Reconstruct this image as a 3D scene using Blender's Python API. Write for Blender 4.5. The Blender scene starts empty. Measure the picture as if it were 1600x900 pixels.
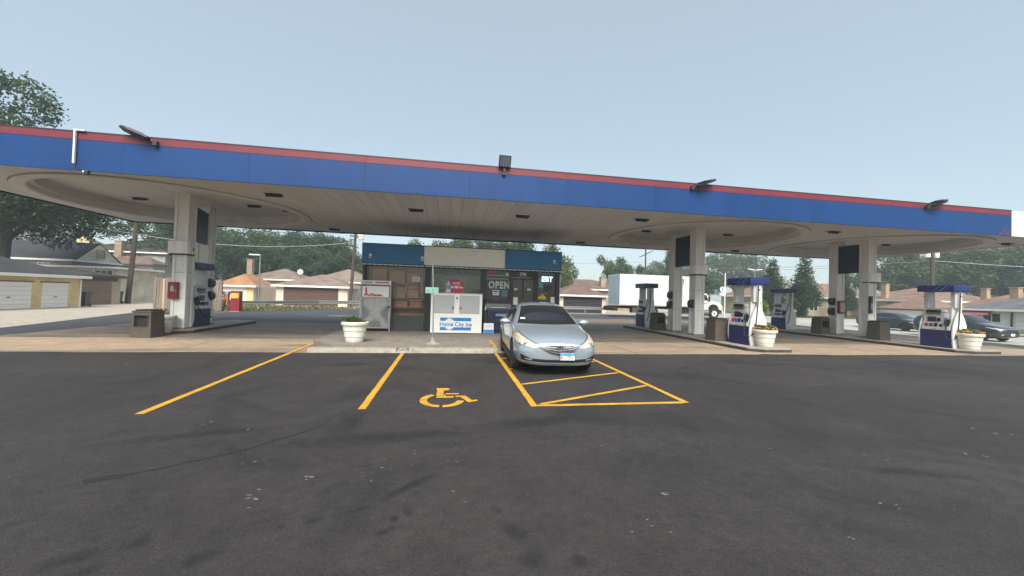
import bpy, bmesh, math, random
import numpy as np
from mathutils import Vector, Matrix
from mathutils.bvhtree import BVHTree

# ------------------------------------------------------------------ camera
S = bpy.context.scene
COL = S.collection
PI = math.pi
def cam_axes(pitch, roll, yaw):
    F = Vector((math.sin(yaw)*math.cos(pitch), math.cos(yaw)*math.cos(pitch), math.sin(pitch)))
    r0 = Vector((math.cos(yaw), -math.sin(yaw), 0)); u0 = r0.cross(F)
    r = r0*math.cos(roll)+u0*math.sin(roll); u = -r0*math.sin(roll)+u0*math.cos(roll)
    return r, u, F
cd = bpy.data.cameras.new('camera'); cam = bpy.data.objects.new('camera', cd); COL.objects.link(cam)
cd.sensor_width = 36; cd.lens = 13.5; cd.clip_start = .05; cd.clip_end = 3000
_r, _u, _F = cam_axes(.01953, .029375, .16573)
cam.matrix_world = Matrix(((_r.x, _u.x, -_F.x, 0), (_r.y, _u.y, -_F.y, 0), (_r.z, _u.z, -_F.z, 1.67), (0, 0, 0, 1)))
S.camera = cam
# ------------------------------------------------------------------ sky, sun, exposure
W = bpy.data.worlds.new('World'); S.world = W; W.use_nodes = True
SUN_EL, SUN_AZ = math.radians(48), math.radians(186)      # bearing clockwise from +Y
nt = W.node_tree; bg = nt.nodes['Background']
sky = nt.nodes.new('ShaderNodeTexSky'); sky.sky_type = 'NISHITA'; sky.sun_disc = False
sky.sun_elevation = SUN_EL; sky.sun_rotation = SUN_AZ
sky.altitude = 0; sky.air_density = 1.2; sky.dust_density = 1.0; sky.ozone_density = 1.0
veil = nt.nodes.new('ShaderNodeMix'); veil.data_type = 'RGBA'; veil.inputs[0].default_value = .55; veil.inputs[7].default_value = (4.05, 4.8, 5.05, 1)   # thin even veil of high haze over the whole sky
nt.links.new(sky.outputs[0], veil.inputs[6]); nt.links.new(veil.outputs[2], bg.inputs[0]); bg.inputs[1].default_value = .078
sl = bpy.data.lights.new('sun', 'SUN'); sl.energy = 3.4; sl.angle = math.radians(42); sl.color = (1, .95, .87)
sun = bpy.data.objects.new('sun', sl); COL.objects.link(sun)
sd = Vector((math.sin(SUN_AZ)*math.cos(SUN_EL), math.cos(SUN_AZ)*math.cos(SUN_EL), math.sin(SUN_EL)))
sun.rotation_euler = sd.to_track_quat('Z', 'Y').to_euler(); sun.location = (0, -20, 40)
S.view_settings.view_transform = 'Standard'; S.view_settings.look = 'None'
S.view_settings.exposure = 1.1; S.view_settings.gamma = 1
S.render.engine = 'CYCLES'
random.seed(7); np.random.seed(7)

# ------------------------------------------------------------------ materials
MATS = {}
def _principled(name):
    m = bpy.data.materials.new(name); m.use_nodes = True
    n = m.node_tree; return m, n, n.nodes['Principled BSDF']
def mat(name, col, rough=.6, metal=0, var=.12, scale=4, bump=0, bscale=60, coat=0, streak=0, emit=None, es=1, spec=.5):
    """procedural paint / plastic / metal: base colour broken up by two scales of noise, optional vertical streaks"""
    if name in MATS: return MATS[name]
    m, n, b = _principled(name); L = n.links.new; N = n.nodes.new
    b.inputs['Roughness'].default_value = rough; b.inputs['Metallic'].default_value = metal
    b.inputs['Specular IOR Level'].default_value = spec
    if coat: b.inputs['Coat Weight'].default_value = coat; b.inputs['Coat Roughness'].default_value = .04
    tc = N('ShaderNodeTexCoord')
    nz = N('ShaderNodeTexNoise'); nz.inputs['Scale'].default_value = scale; nz.inputs['Detail'].default_value = 6; nz.inputs['Roughness'].default_value = .65
    src = tc.outputs['Object']
    if streak:
        mp = N('ShaderNodeMapping'); mp.inputs['Scale'].default_value = (1, 1, .12); L(src, mp.inputs[0]); L(mp.outputs[0], nz.inputs['Vector'])
    else: L(src, nz.inputs['Vector'])
    mr = N('ShaderNodeMapRange'); mr.inputs[1].default_value = .25; mr.inputs[2].default_value = .75
    mr.inputs[3].default_value = 1-var; mr.inputs[4].default_value = 1+var*.6
    L(nz.outputs[0], mr.inputs[0])
    mx = N('ShaderNodeMix'); mx.data_type = 'RGBA'; mx.blend_type = 'MULTIPLY'; mx.inputs[0].default_value = 1
    mx.inputs[6].default_value = (*col, 1); L(mr.outputs[0], mx.inputs[7]); L(mx.outputs[2], b.inputs['Base Color'])
    rr = N('ShaderNodeMapRange'); rr.inputs[3].default_value = max(0, rough-.08); rr.inputs[4].default_value = min(1, rough+.1); L(nz.outputs[0], rr.inputs[0])
    if not coat: L(rr.outputs[0], b.inputs['Roughness'])
    else: nz.inputs['Detail'].default_value = 2
    if bump:
        n2 = N('ShaderNodeTexNoise'); n2.inputs['Scale'].default_value = bscale; n2.inputs['Detail'].default_value = 4; L(src, n2.inputs['Vector'])
        bp = N('ShaderNodeBump'); bp.inputs['Strength'].default_value = bump; bp.inputs['Distance'].default_value = .02; L(n2.outputs[0], bp.inputs['Height']); L(bp.outputs[0], b.inputs['Normal'])
    if emit:
        b.inputs['Emission Color'].default_value = (*emit, 1); b.inputs['Emission Strength'].default_value = es
    MATS[name] = m; return m
def glass(name, tint=(.8, .85, .85), refl=.12, dens=.5):
    """window pane: tinted see-through plus fresnel reflection"""
    if name in MATS: return MATS[name]
    m = bpy.data.materials.new(name); m.use_nodes = True; n = m.node_tree; n.nodes.clear(); N = n.nodes.new; L = n.links.new
    o = N('ShaderNodeOutputMaterial'); t = N('ShaderNodeBsdfTransparent'); t.inputs[0].default_value = (tint[0]*dens, tint[1]*dens, tint[2]*dens, 1)
    g = N('ShaderNodeBsdfGlossy'); g.inputs['Roughness'].default_value = .02; g.inputs[0].default_value = (.95, .97, 1, 1)
    f = N('ShaderNodeFresnel'); f.inputs[0].default_value = 1.5
    a = N('ShaderNodeMath'); a.operation = 'ADD'; a.inputs[1].default_value = refl; L(f.outputs[0], a.inputs[0])
    mx = N('ShaderNodeMixShader'); L(a.outputs[0], mx.inputs[0]); L(t.outputs[0], mx.inputs[1]); L(g.outputs[0], mx.inputs[2]); L(mx.outputs[0], o.inputs[0])
    MATS[name] = m; return m
def ground_mat(name, c1, c2, stain, rough, fine=90, speck=0, stain_amt=.6, stain_scale=.35, bump=.4, tracks=0, patch=0, blobs=(), spec=.5, con=1.0, s_lo=.52):
    m, n, b = _principled(name); N = n.nodes.new; L = n.links.new
    tc = N('ShaderNodeTexCoord'); P = tc.outputs['Object']
    def noise(sc, det=6, ro=.6, vec=P, dist=0):
        t = N('ShaderNodeTexNoise'); t.inputs['Scale'].default_value = sc; t.inputs['Detail'].default_value = det; t.inputs['Roughness'].default_value = ro
        t.inputs['Distortion'].default_value = dist; L(vec, t.inputs['Vector']); return t.outputs[0]
    def ramp(v, a, c, lo=0, hi=1):
        r = N('ShaderNodeMapRange'); r.inputs[1].default_value = a; r.inputs[2].default_value = c; r.inputs[3].default_value = lo; r.inputs[4].default_value = hi; L(v, r.inputs[0]); return r.outputs[0]
    def mix(f, a, c, mode='MIX'):
        x = N('ShaderNodeMix'); x.data_type = 'RGBA'; x.blend_type = mode
        if isinstance(f, (int, float)): x.inputs[0].default_value = f
        else: L(f, x.inputs[0])
        for i, v in ((6, a), (7, c)):
            if isinstance(v, tuple): x.inputs[i].default_value = (*v, 1)
            else: L(v, x.inputs[i])
        return x.outputs[2]
    big = noise(.22, 5, .55, dist=.6); c = mix(ramp(big, .3, .7), c1, c2)
    mp = N('ShaderNodeMapping'); mp.inputs['Scale'].default_value = (.25, 1, 1) if tracks == 1 else ((1, .22, 1) if tracks == 2 else (1, 1, 1)); L(P, mp.inputs[0])
    st = noise(stain_scale, 8, .62, mp.outputs[0], .9)
    c = mix(ramp(st, s_lo, s_lo+.2, 0, stain_amt), c, stain)
    if patch:
        st2 = noise(1.7, 5, .5, dist=1.5); c = mix(ramp(st2, .66, .70, 0, patch), c, stain)
    if blobs:   # spills with ragged edges
        wob = noise(5, 4, .6); acc = None
        for bx_, by_, rx, ry, rot in blobs:
            q = N('ShaderNodeVectorMath'); q.operation = 'SUBTRACT'; L(P, q.inputs[0]); q.inputs[1].default_value = (bx_, by_, 0)
            vr = N('ShaderNodeVectorRotate'); vr.rotation_type = 'Z_AXIS'; vr.inputs['Angle'].default_value = -rot; L(q.outputs[0], vr.inputs['Vector'])
            q2 = N('ShaderNodeVectorMath'); q2.operation = 'MULTIPLY'; L(vr.outputs[0], q2.inputs[0]); q2.inputs[1].default_value = (1/rx, 1/ry, 0)
            ln = N('ShaderNodeVectorMath'); ln.operation = 'LENGTH'; L(q2.outputs[0], ln.inputs[0])
            ad = N('ShaderNodeMath'); ad.operation = 'MULTIPLY_ADD'; ad.inputs[1].default_value = 1.6; L(wob, ad.inputs[0]); L(ln.outputs[1], ad.inputs[2])
            rr = ramp(ad.outputs[0], 1.85, 1.1)
            if acc is None: acc = rr
            else:
                mm = N('ShaderNodeMath'); mm.operation = 'MAXIMUM'; L(acc, mm.inputs[0]); L(rr, mm.inputs[1]); acc = mm.outputs[0]
        ac2 = N('ShaderNodeMath'); ac2.operation = 'MULTIPLY'; ac2.inputs[1].default_value = .62; L(acc, ac2.inputs[0]); c = mix(ac2.outputs[0], c, tuple(k*.62 for k in stain))
    fn = noise(fine, 3, .7); c = mix(.9*con, c, ramp(fn, .25, .75, .45, 1.55), 'MULTIPLY')
    md = noise(9, 5, .7); c = mix(.85, c, ramp(md, .3, .7, .76, 1.26), 'MULTIPLY')
    m2 = noise(2.3, 6, .65, dist=.8); c = mix(.8, c, ramp(m2, .3, .7, .80, 1.22), 'MULTIPLY')
    if speck:
        v = N('ShaderNodeTexVoronoi'); v.inputs['Scale'].default_value = 1.5; v.inputs['Randomness'].default_value = 1; L(P, v.inputs['Vector'])
        wn = noise(40, 2, .5); ad = N('ShaderNodeMath'); ad.operation = 'MULTIPLY_ADD'; ad.inputs[1].default_value = .05; L(wn, ad.inputs[0]); L(v.outputs['Distance'], ad.inputs[2])
        sp = ramp(ad.outputs[0], .050, .042, 0, speck); pm = ramp(noise(.5, 2), .5, .56)
        ml = N('ShaderNodeMath'); ml.operation = 'MULTIPLY'; L(sp, ml.inputs[0]); L(pm, ml.inputs[1])
        c = mix(ml.outputs[0], c, (.35, .35, .34))
    b.inputs['Specular IOR Level'].default_value = spec
    L(c, b.inputs['Base Color']); L(ramp(st, .4, .75, rough, max(.25, rough-.22)), b.inputs['Roughness'])
    bp = N('ShaderNodeBump'); bp.inputs['Strength'].default_value = bump; bp.inputs['Distance'].default_value = .01; L(fn, bp.inputs['Height']); L(bp.outputs[0], b.inputs['Normal'])
    MATS[name] = m; return m
def worn_paint(name, col, under):
    """road paint rubbed through to the asphalt in places"""
    m, n, b = _principled(name); N = n.nodes.new; L = n.links.new; tc = N('ShaderNodeTexCoord'); b.inputs['Roughness'].default_value = .8
    def nz(sc, det): t = N('ShaderNodeTexNoise'); t.inputs['Scale'].default_value = sc; t.inputs['Detail'].default_value = det; t.inputs['Roughness'].default_value = .7; L(tc.outputs['Object'], t.inputs['Vector']); return t.outputs[0]
    def rp(v, x, y, lo, hi): r = N('ShaderNodeMapRange'); r.inputs[1].default_value = x; r.inputs[2].default_value = y; r.inputs[3].default_value = lo; r.inputs[4].default_value = hi; L(v, r.inputs[0]); return r.outputs[0]
    t = N('ShaderNodeMix'); t.data_type = 'RGBA'; t.blend_type = 'MULTIPLY'; t.inputs[0].default_value = 1; t.inputs[6].default_value = (*col, 1); L(rp(nz(3, 5), .3, .7, .68, 1.15), t.inputs[7])
    w = N('ShaderNodeMix'); w.data_type = 'RGBA'; L(rp(nz(11, 8), .60, .70, 0, .75), w.inputs[0]); L(t.outputs[2], w.inputs[6]); w.inputs[7].default_value = (*under, 1); L(w.outputs[2], b.inputs['Base Color']); MATS[name] = m; return m
def leaf_mat(name, c1, c2):
    m, n, b = _principled(name); N = n.nodes.new; L = n.links.new
    tc = N('ShaderNodeTexCoord'); z = N('ShaderNodeTexNoise'); z.inputs['Scale'].default_value = .9; z.inputs['Detail'].default_value = 5; L(tc.outputs['Object'], z.inputs['Vector'])
    r = N('ShaderNodeMapRange'); r.inputs[1].default_value = .32; r.inputs[2].default_value = .68; L(z.outputs[0], r.inputs[0])
    x = N('ShaderNodeMix'); x.data_type = 'RGBA'; x.inputs[6].default_value = (*c1, 1); x.inputs[7].default_value = (*c2, 1); L(r.outputs[0], x.inputs[0])
    L(x.outputs[2], b.inputs['Base Color']); b.inputs['Roughness'].default_value = .6; b.inputs['Specular IOR Level'].default_value = .25
    t = N('ShaderNodeBsdfTranslucent'); L(x.outputs[2], t.inputs[0]); ms = N('ShaderNodeMixShader'); ms.inputs[0].default_value = .3
    o = n.nodes['Material Output']; L(b.outputs[0], ms.inputs[1]); L(t.outputs[0], ms.inputs[2]); L(ms.outputs[0], o.inputs[0])
    MATS[name] = m; return m

# ------------------------------------------------------------------ mesh helpers
class MB:
    """collects shapes into one mesh"""
    def __init__(s): s.v = []; s.f = []; s.bm = None
    def add(s, v, f):
        o = len(s.v); s.v += [tuple(q) for q in v]; s.f += [tuple(i+o for i in q) for q in f]; return s
    def box(s, x0, x1, y0, y1, z0, z1, M=None):
        v = [(x, y, z) for z in (z0, z1) for y in (y0, y1) for x in (x0, x1)]
        if M is not None: v = [M @ Vector(q) for q in v]
        return s.add(v, [(0, 2, 3, 1), (4, 5, 7, 6), (0, 1, 5, 4), (2, 6, 7, 3), (0, 4, 6, 2), (1, 3, 7, 5)])
    def cbox(s, x0, x1, y0, y1, z0, z1, c=.02, M=None):
        """box with chamfered edges"""
        bm = bmesh.new(); bmesh.ops.create_cube(bm, size=1)
        for q in bm.verts: q.co = Vector(((x0+x1)/2+q.co.x*(x1-x0), (y0+y1)/2+q.co.y*(y1-y0), (z0+z1)/2+q.co.z*(z1-z0)))
        bmesh.ops.bevel(bm, geom=bm.edges[:], offset=c, segments=2, affect='EDGES', profile=.6)
        bm.verts.index_update()
        v = [(M @ q.co if M is not None else q.co.copy()) for q in bm.verts]; f = [[q.index for q in k.verts] for k in bm.faces]; bm.free()
        return s.add(v, f)
    def prism(s, poly, d0, d1, plane='XZ', M=None):
        """polygon in a plane extruded along the third axis from d0 to d1"""
        def mk(a, b, d): return {'XZ': (a, d, b), 'YZ': (d, a, b), 'XY': (a, b, d)}[plane]
        n = len(poly); v = [mk(a, b, d0) for a, b in poly]+[mk(a, b, d1) for a, b in poly]
        if M is not None: v = [M @ Vector(q) for q in v]
        f = [tuple(range(n))[::-1], tuple(range(n, 2*n))]+[(i, (i+1) % n, n+(i+1) % n, n+i) for i in range(n)]
        return s.add(v, f)
    def tube(s, pts, r, seg=8, cap=True):
        pts = [Vector(q) for q in pts]; rs = r if isinstance(r, (list, tuple)) else [r]*len(pts)
        vs = []; fs = []; up = None
        for i, q in enumerate(pts):
            t = (pts[min(i+1, len(pts)-1)]-pts[max(i-1, 0)]).normalized()
            if up is None: up = Vector((0, 0, 1)) if abs(t.z) < .9 else Vector((1, 0, 0))
            a = t.cross(up).normalized(); b = a.cross(t).normalized(); up = b
            for k in range(seg):
                an = 2*PI*k/seg; vs.append(q+(a*math.cos(an)+b*math.sin(an))*rs[i])
        for i in range(len(pts)-1):
            for k in range(seg):
                k2 = (k+1) % seg; fs.append((i*seg+k, i*seg+k2, (i+1)*seg+k2, (i+1)*seg+k))
        if cap: fs.append(tuple(range(seg))[::-1]); fs.append(tuple((len(pts)-1)*seg+k for k in range(seg)))
        return s.add(vs, fs)
    def lathe(s, prof, seg=24, c=(0, 0, 0), axis='Z', M=None):
        vs = []; fs = []
        for r, h in prof:
            for k in range(seg):
                a = 2*PI*k/seg; x, y = r*math.cos(a), r*math.sin(a)
                q = {'Z': (x, y, h), 'X': (h, x, y), 'Y': (x, h, y)}[axis]
                q = Vector((q[0]+c[0], q[1]+c[1], q[2]+c[2])); vs.append(M @ q if M is not None else q)
        for i in range(len(prof)-1):
            for k in range(seg):
                k2 = (k+1) % seg; fs.append((i*seg+k, i*seg+k2, (i+1)*seg+k2, (i+1)*seg+k))
        if prof[0][0] > 1e-5: fs.append(tuple(range(seg))[::-1])
        if prof[-1][0] > 1e-5: fs.append(tuple((len(prof)-1)*seg+k for k in range(seg)))
        return s.add(vs, fs)
    def mesh(s, name):
        me = bpy.data.meshes.new(name); me.from_pydata(s.v, [], s.f); me.validate()
        bm = bmesh.new(); bm.from_mesh(me); bmesh.ops.recalc_face_normals(bm, faces=bm.faces); bm.to_mesh(me); bm.free(); return me
    def build(s, name, m, parent=None, loc=(0, 0, 0), rz=0, smooth=False):
        return link(name, s.mesh(name), m, parent, loc, rz, smooth)
def link(name, me, m, parent=None, loc=(0, 0, 0), rz=0, smooth=False):
    if isinstance(m, str): m = MATS[m]
    if m is not None and not me.materials: me.materials.append(m)
    if smooth:
        for q in me.polygons: q.use_smooth = True
        try: me.set_sharp_from_angle(angle=math.radians(40))
        except Exception: pass
    o = bpy.data.objects.new(name, me); COL.objects.link(o); o.location = loc; o.rotation_euler = (0, 0, rz)
    if parent is not None: o.parent = parent
    return o
def tag(o, label=None, cat=None, group=None, kind=None):
    if label: o['label'] = label
    if cat: o['category'] = cat
    if group: o['group'] = group
    if kind: o['kind'] = kind
    return o
def thing(name, label, cat, loc=(0, 0, 0), rz=0, group=None):
    o = bpy.data.objects.new(name, None); COL.objects.link(o); o.location = loc; o.rotation_euler = (0, 0, rz); o.empty_display_size = .2
    return tag(o, label, cat, group)
def copy_tree(o, parent=None, **kw):
    c = o.copy(); COL.objects.link(c)
    if parent is not None: c.parent = parent
    for ch in list(o.children): copy_tree(ch, c)
    return c
def dup(o, loc, rz, label):
    c = copy_tree(o); c.location = loc; c.rotation_euler = (0, 0, rz); c['label'] = label; return c
def struct(name, mb, m, smooth=False): return tag(mb.build(name, m, smooth=smooth), kind='structure')
def text(name, body, size, m, parent, loc, rot=(PI/2, 0, 0), ext=.004, sx=1, bold=0, sp=1.0):
    cu = bpy.data.curves.new(name, 'FONT'); cu.body = body; cu.size = size; cu.extrude = ext; cu.align_x = 'CENTER'; cu.align_y = 'CENTER'; cu.offset = bold; cu.space_character = sp
    t = bpy.data.objects.new(name, cu); COL.objects.link(t)
    me = bpy.data.meshes.new_from_object(t.evaluated_get(bpy.context.evaluated_depsgraph_get())); bpy.data.objects.remove(t)
    o = link(name, me, m, parent, loc); o.rotation_euler = rot; o.scale = (sx, 1, 1); return o
def T(x=0, y=0, z=0): return Matrix.Translation((x, y, z))
def RZ(a): return Matrix.Rotation(a, 4, 'Z')
def RX(a): return Matrix.Rotation(a, 4, 'X')
def RY(a): return Matrix.Rotation(a, 4, 'Y')
def lerp(a, b, t): return a+(b-a)*t
def sst(a, b, x): t = min(1, max(0, (x-a)/(b-a))); return t*t*(3-2*t)
def gz(x, y):
    """the side street lies a little lower than the forecourt"""
    return -.25*sst(24, 30, x)*(1-sst(26, 36, y))
# ------------------------------------------------------------------ shared materials
mat('white_paint', (.74, .72, .67), .5, var=.16, scale=2.5, streak=1)
mat('column_paint', (.78, .77, .73), .5, var=.2, scale=3, streak=1)
mat('fascia_blue', (.005, .044, .165), .5, var=.22, scale=.8, streak=1, spec=.3)
mat('fascia_red', (.165, .018, .03), .5, var=.2, scale=1.5)
mat('fascia_white', (.74, .74, .70), .5, var=.1)
mat('dark_metal', (.03, .03, .032), .5, var=.3)
mat('black_plastic', (.018, .018, .02), .45, var=.3)
mat('rubber', (.015, .015, .016), .8, var=.3)
mat('galvanised', (.34, .34, .33), .45, metal=.7, var=.25, scale=8)
mat('steel', (.5, .5, .5), .35, metal=.9, var=.15, scale=10)
mat('silver_paint', (.55, .55, .54), .45, metal=.2, var=.15)
mat('navy', (.012, .016, .10), .5, var=.2)
mat('navy_panel', (.007, .009, .028), .6, var=.2)
mat('brown_plastic', (.085, .068, .052), .75, var=.25, scale=9, bump=.3)
mat('pot', (.68, .66, .58), .7, var=.2, scale=6, bump=.2)
mat('soil', (.06, .035, .02), .95, var=.5, scale=40, bump=1)
mat('red_paint', (.22, .010, .018), .45, var=.25)
worn_paint('yellow_line', (.56, .285, .014), (.06, .045, .03))
mat('kerb_concrete', (.32, .29, .24), .9, var=.35, scale=7, bump=.8, bscale=50)
mat('wood_grey', (.20, .165, .13), .85, var=.35, scale=5, streak=1, bump=.4, bscale=30)
mat('wood_light', (.42, .31, .20), .85, var=.2, scale=5, streak=1)
mat('pole_wood', (.075, .055, .042), .9, var=.35, scale=6, streak=1, bump=.5, bscale=30)
mat('bark', (.06, .045, .035), .95, var=.4, scale=6, bump=.8, bscale=25)
mat('cable', (.03, .03, .03), .7)
mat('paper', (.72, .72, .70), .7, var=.06)
mat('sign_green', (.22, .38, .30), .5, var=.1)
mat('print_blue', (.02, .19, .52), .45, var=.1)
mat('print_red', (.55, .03, .05), .45, var=.15)
mat('print_dark', (.04, .04, .05), .6)
A1 = ground_mat('asphalt_new', (.0215, .0187, .0180), (.041, .0360, .0345), (.0125, .0113, .0113), .82, fine=62, speck=.35, stain_amt=.8, stain_scale=.6, patch=.3, bump=.9, spec=.35,
    blobs=[(-.24, 3.02, .05, .09, .3), (-.33, 2.95, .04, .05, 0), (-.38, 2.80, .10, .05, .5), (.50, 2.72, .09, .16, .5), (.44, 2.98, .05, .08, .2), (.58, 2.40, .12, .10, .3), (.87, 2.36, .07, .07, 0), (-2.17, 2.76, .16, .10, .6), (-1.92, 2.86, .10, .10, .4), (-1.45, 2.66, .14, .09, .8), (-2.0, 2.62, .12, .06, .7), (-.9, 3.0, .08, .05, .3), (-.62, 3.1, .12, .03, .5), (-1.1, 2.95, .03, .04, 0), (-.3, 3.4, .35, .06, .8), (2.6, 4.5, .05, .03, 0), (1.2, 5.0, .9, .25, .2), (-.6, 4.6, 1.3, .22, .1), (-2.6, 4.9, 1.0, .14, .25), (9.9, 9.9, .5, .14, .1), (-2.2, 9.2, .7, .3, .1), (4.6, 3.2, .8, .12, -.3)])
A2 = ground_mat('asphalt_drive', (.036, .038, .046), (.047, .049, .057), (.026, .026, .030), .8, stain_amt=.4, bump=.3)
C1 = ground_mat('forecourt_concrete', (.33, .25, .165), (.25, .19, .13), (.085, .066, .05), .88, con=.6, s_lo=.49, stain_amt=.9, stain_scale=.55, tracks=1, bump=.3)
C1B = ground_mat('forecourt_inner', (.22, .176, .13), (.145, .116, .088), (.040, .032, .027), .85, stain_amt=.9, stain_scale=.6, tracks=1, bump=.3, con=.6, s_lo=.47)  # inner rows: darker, greyer base than the front row, plus dark stains
C2 = ground_mat('alley_concrete', (.36, .31, .255), (.31, .27, .225), (.22, .19, .16), .9, stain_amt=.5, tracks=2, bump=.3)
C3 = ground_mat('street_concrete', (.36, .345, .31), (.30, .29, .265), (.20, .19, .18), .9, stain_amt=.5, bump=.3)
C4 = ground_mat('walk_concrete', (.21, .18, .15), (.17, .15, .125), (.10, .085, .07), .9, stain_amt=.6, stain_scale=1.2, bump=.4)
G1 = ground_mat('verge', (.20, .19, .095), (.27, .23, .15), (.11, .13, .05), .95, stain_amt=.8, stain_scale=1.5, bump=.8)
mat('lamp_lens', (.10, .11, .13), .2, var=.2); mat('joint_dark', (.03, .027, .024), .95)

# ------------------------------------------------------------------ ground
def sheet(name, poly, z, m, step=4.0):
    """flat polygon, cut into a grid so that it follows the ground height"""
    bm = bmesh.new(); bm.faces.new([bm.verts.new((x, y, 0)) for x, y in poly])
    xs = [q[0] for q in poly]; ys = [q[1] for q in poly]
    if max(xs) > 22:
        x = 22.0
        while x < min(max(xs), 60):
            bmesh.ops.bisect_plane(bm, geom=bm.verts[:]+bm.edges[:]+bm.faces[:], plane_co=(x, 0, 0), plane_no=(1, 0, 0)); x += 1.0
        for y in range(24, 40, 2):
            bmesh.ops.bisect_plane(bm, geom=bm.verts[:]+bm.edges[:]+bm.faces[:], plane_co=(0, y, 0), plane_no=(0, 1, 0))
    for v in bm.verts: v.co.z = gz(v.co.x, v.co.y)+z
    bmesh.ops.recalc_face_normals(bm, faces=bm.faces)
    for f in bm.faces:
        if f.normal.z < 0: f.normal_flip()
    me = bpy.data.meshes.new(name); bm.to_mesh(me); bm.free()
    return tag(link(name, me, m), kind='structure')
R_ = lambda a, b, c, d: [(a, c), (b, c), (b, d), (a, d)]
sheet('ground', R_(-900, 900, -300, 1500), -.06, C2)
rnd = random.Random(3)
edge = [(-70, 10.9)]; x = -69.0
while x < 59: edge.append((x, 10.9+(0 if -4.2 < x < 1.6 else rnd.uniform(-.02, .035)+.05*math.sin(x*.9)+(.10 if 10 < x < 12.5 else 0)))); x += rnd.uniform(.12, .5) if -15 < x < 28 else 3
edge.append((60, 10.9)); sheet('asphalt_lot', [(-70, -40), (60, -40)]+edge[::-1], .004, A1)
sheet('alley', [(-60, 10.9), (-13.4, 10.9), (-13.4, 27), (-17, 37), (-17, 43.5), (-26, 43.5), (-26, 60), (-36, 60), (-36, 26), (-60, 26)], -.012, C2)
sheet('back_alley', R_(-17, 27, 36, 44), -.02, C2)
sheet('drive_road', [(-13.4, 10.9), (-13.4, 20.8), (5, 20.8), (5, 29), (26, 29), (26, 37.2), (-8, 37.3), (-12.3, 34.8), (-14.9, 28.2), (-18.8, 27.6), (-16.5, 19.8), (-15.2, 15), (-14.4, 10.9)], -.004, A2)
sheet('verge', [(-18.8, 27.65), (-14.9, 28.25), (-12.35, 34.9), (-8, 37.4), (-8, 38.4), (-13, 38.2), (-18.2, 31)], -.002, G1)
sheet('verge', [(-8, 37.35), (16, 37.3), (16, 38.1), (-8, 38.4)], -.003, G1)
sheet('side_driveway', R_(25, 29.2, 10.9, 36), -.004, A2)
sheet('side_street', R_(29.4, 41, -40, 300), -.008, C3)
sheet('cross_street', R_(26, 300, 31, 40), -.006, C3)
sheet('lawn', R_(41.2, 240, 41, 300), -.004, leaf_mat('grass_green', (.07, .10, .03), (.12, .14, .05)))
sheet('lawn', R_(41.2, 43.2, -40, 30), .02, MATS['grass_green'])
sheet('lawn', R_(45, 240, -40, 30), .02, MATS['grass_green'])
sheet('sidewalk', R_(43.2, 45, -40, 30), .024, C3)
sheet('kerb', R_(29.2, 29.4, -40, 31), -.004, C3)
kb = MB()
for i in range(24):
    y = -8+i*1.6; z = gz(29.3, y)
    kb.box(29.2, 29.42, y, y+1.59, z-.06, z+.12)
struct('kerb', kb, 'kerb_concrete')
# forecourt slabs
ap = sheet('forecourt', [(-13.4, 10.9), (25, 10.9), (25, 29), (5, 29), (5, 20.8), (-13.4, 20.8)], -.035, 'joint_dark')
rnd = random.Random(3)
for i in range(12):
    for j in range(6):
        x0, x1 = -13.4+i*3.2, -13.4+(i+1)*3.2; y0 = (10.9, 13.9, 17.3, 20.8, 23.5, 26.2)[j]; y1 = (13.9, 17.3, 20.8, 23.5, 26.2, 29)[j]
        if j > 2 and x0 < 4.5: continue
        if j > 2 and x0 < 5: x0 = 5
        g = .009; d = rnd.uniform(-.003, .001); mb = MB()
        zs = [gz(a, b)+d for a, b in ((x0, y0), (x1, y0), (x0, y1), (x1, y1))]
        mb.add([(x0+g, y0+g, zs[0]), (x1-g, y0+g, zs[1]), (x0+g, y1-g, zs[2]), (x1-g, y1-g, zs[3]), (x0+g, y0+g, -.3), (x1-g, y0+g, -.3), (x0+g, y1-g, -.3), (x1-g, y1-g, -.3)],
               [(0, 1, 3, 2), (0, 4, 5, 1), (1, 5, 7, 3), (3, 7, 6, 2), (2, 6, 4, 0)])
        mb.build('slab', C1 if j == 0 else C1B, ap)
sheet('paint_mark', [(-7.6, 26.6), (-5.9, 26.9), (-5.9, 27.1), (-7.6, 26.8)], .0, 'fascia_white')
# painted markings
def stripe(pts, w=.1, name='parking_line'):
    mb = MB(); k = 24
    (x0, y0), (x1, y1) = pts; dx, dy = x1-x0, y1-y0; L = math.hypot(dx, dy); nx, ny = -dy/L, dx/L; v = []; f = []
    for i in range(k+1):
        t = i/k; a = rnd.uniform(-.004, .004); b = rnd.uniform(-.004, .004)
        v += [(x0+dx*t+nx*(w/2+a), y0+dy*t+ny*(w/2+a), .008), (x0+dx*t-nx*(w/2+b), y0+dy*t-ny*(w/2+b), .008)]
        if i: f.append((2*i-2, 2*i-1, 2*i+1, 2*i))
    mb.add(v, f); return struct(name, mb, 'yellow_line')
stripe([(-3.86, 5.68), (-4.0, 10.88)]); stripe([(-1.14, 5.71), (-1.16, 10.9)]); stripe([(1.35, 5.68), (1.41, 10.88)]); stripe([(3.9, 5.73), (3.95, 10.88)])
stripe([(-4.0, 10.9), (-4.05, 12.75)]).location.z = .002
stripe([(1.41, 5.73), (3.84, 5.75)], name='hatch_line')
for a, b in (((1.48, 5.80), (3.84, 6.92)), ((1.43, 7.12), (3.84, 8.15)), ((1.45, 8.6), (3.84, 9.6)), ((1.46, 10.05), (3.6, 10.87))): stripe([a, b], .085, 'hatch_line')
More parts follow.
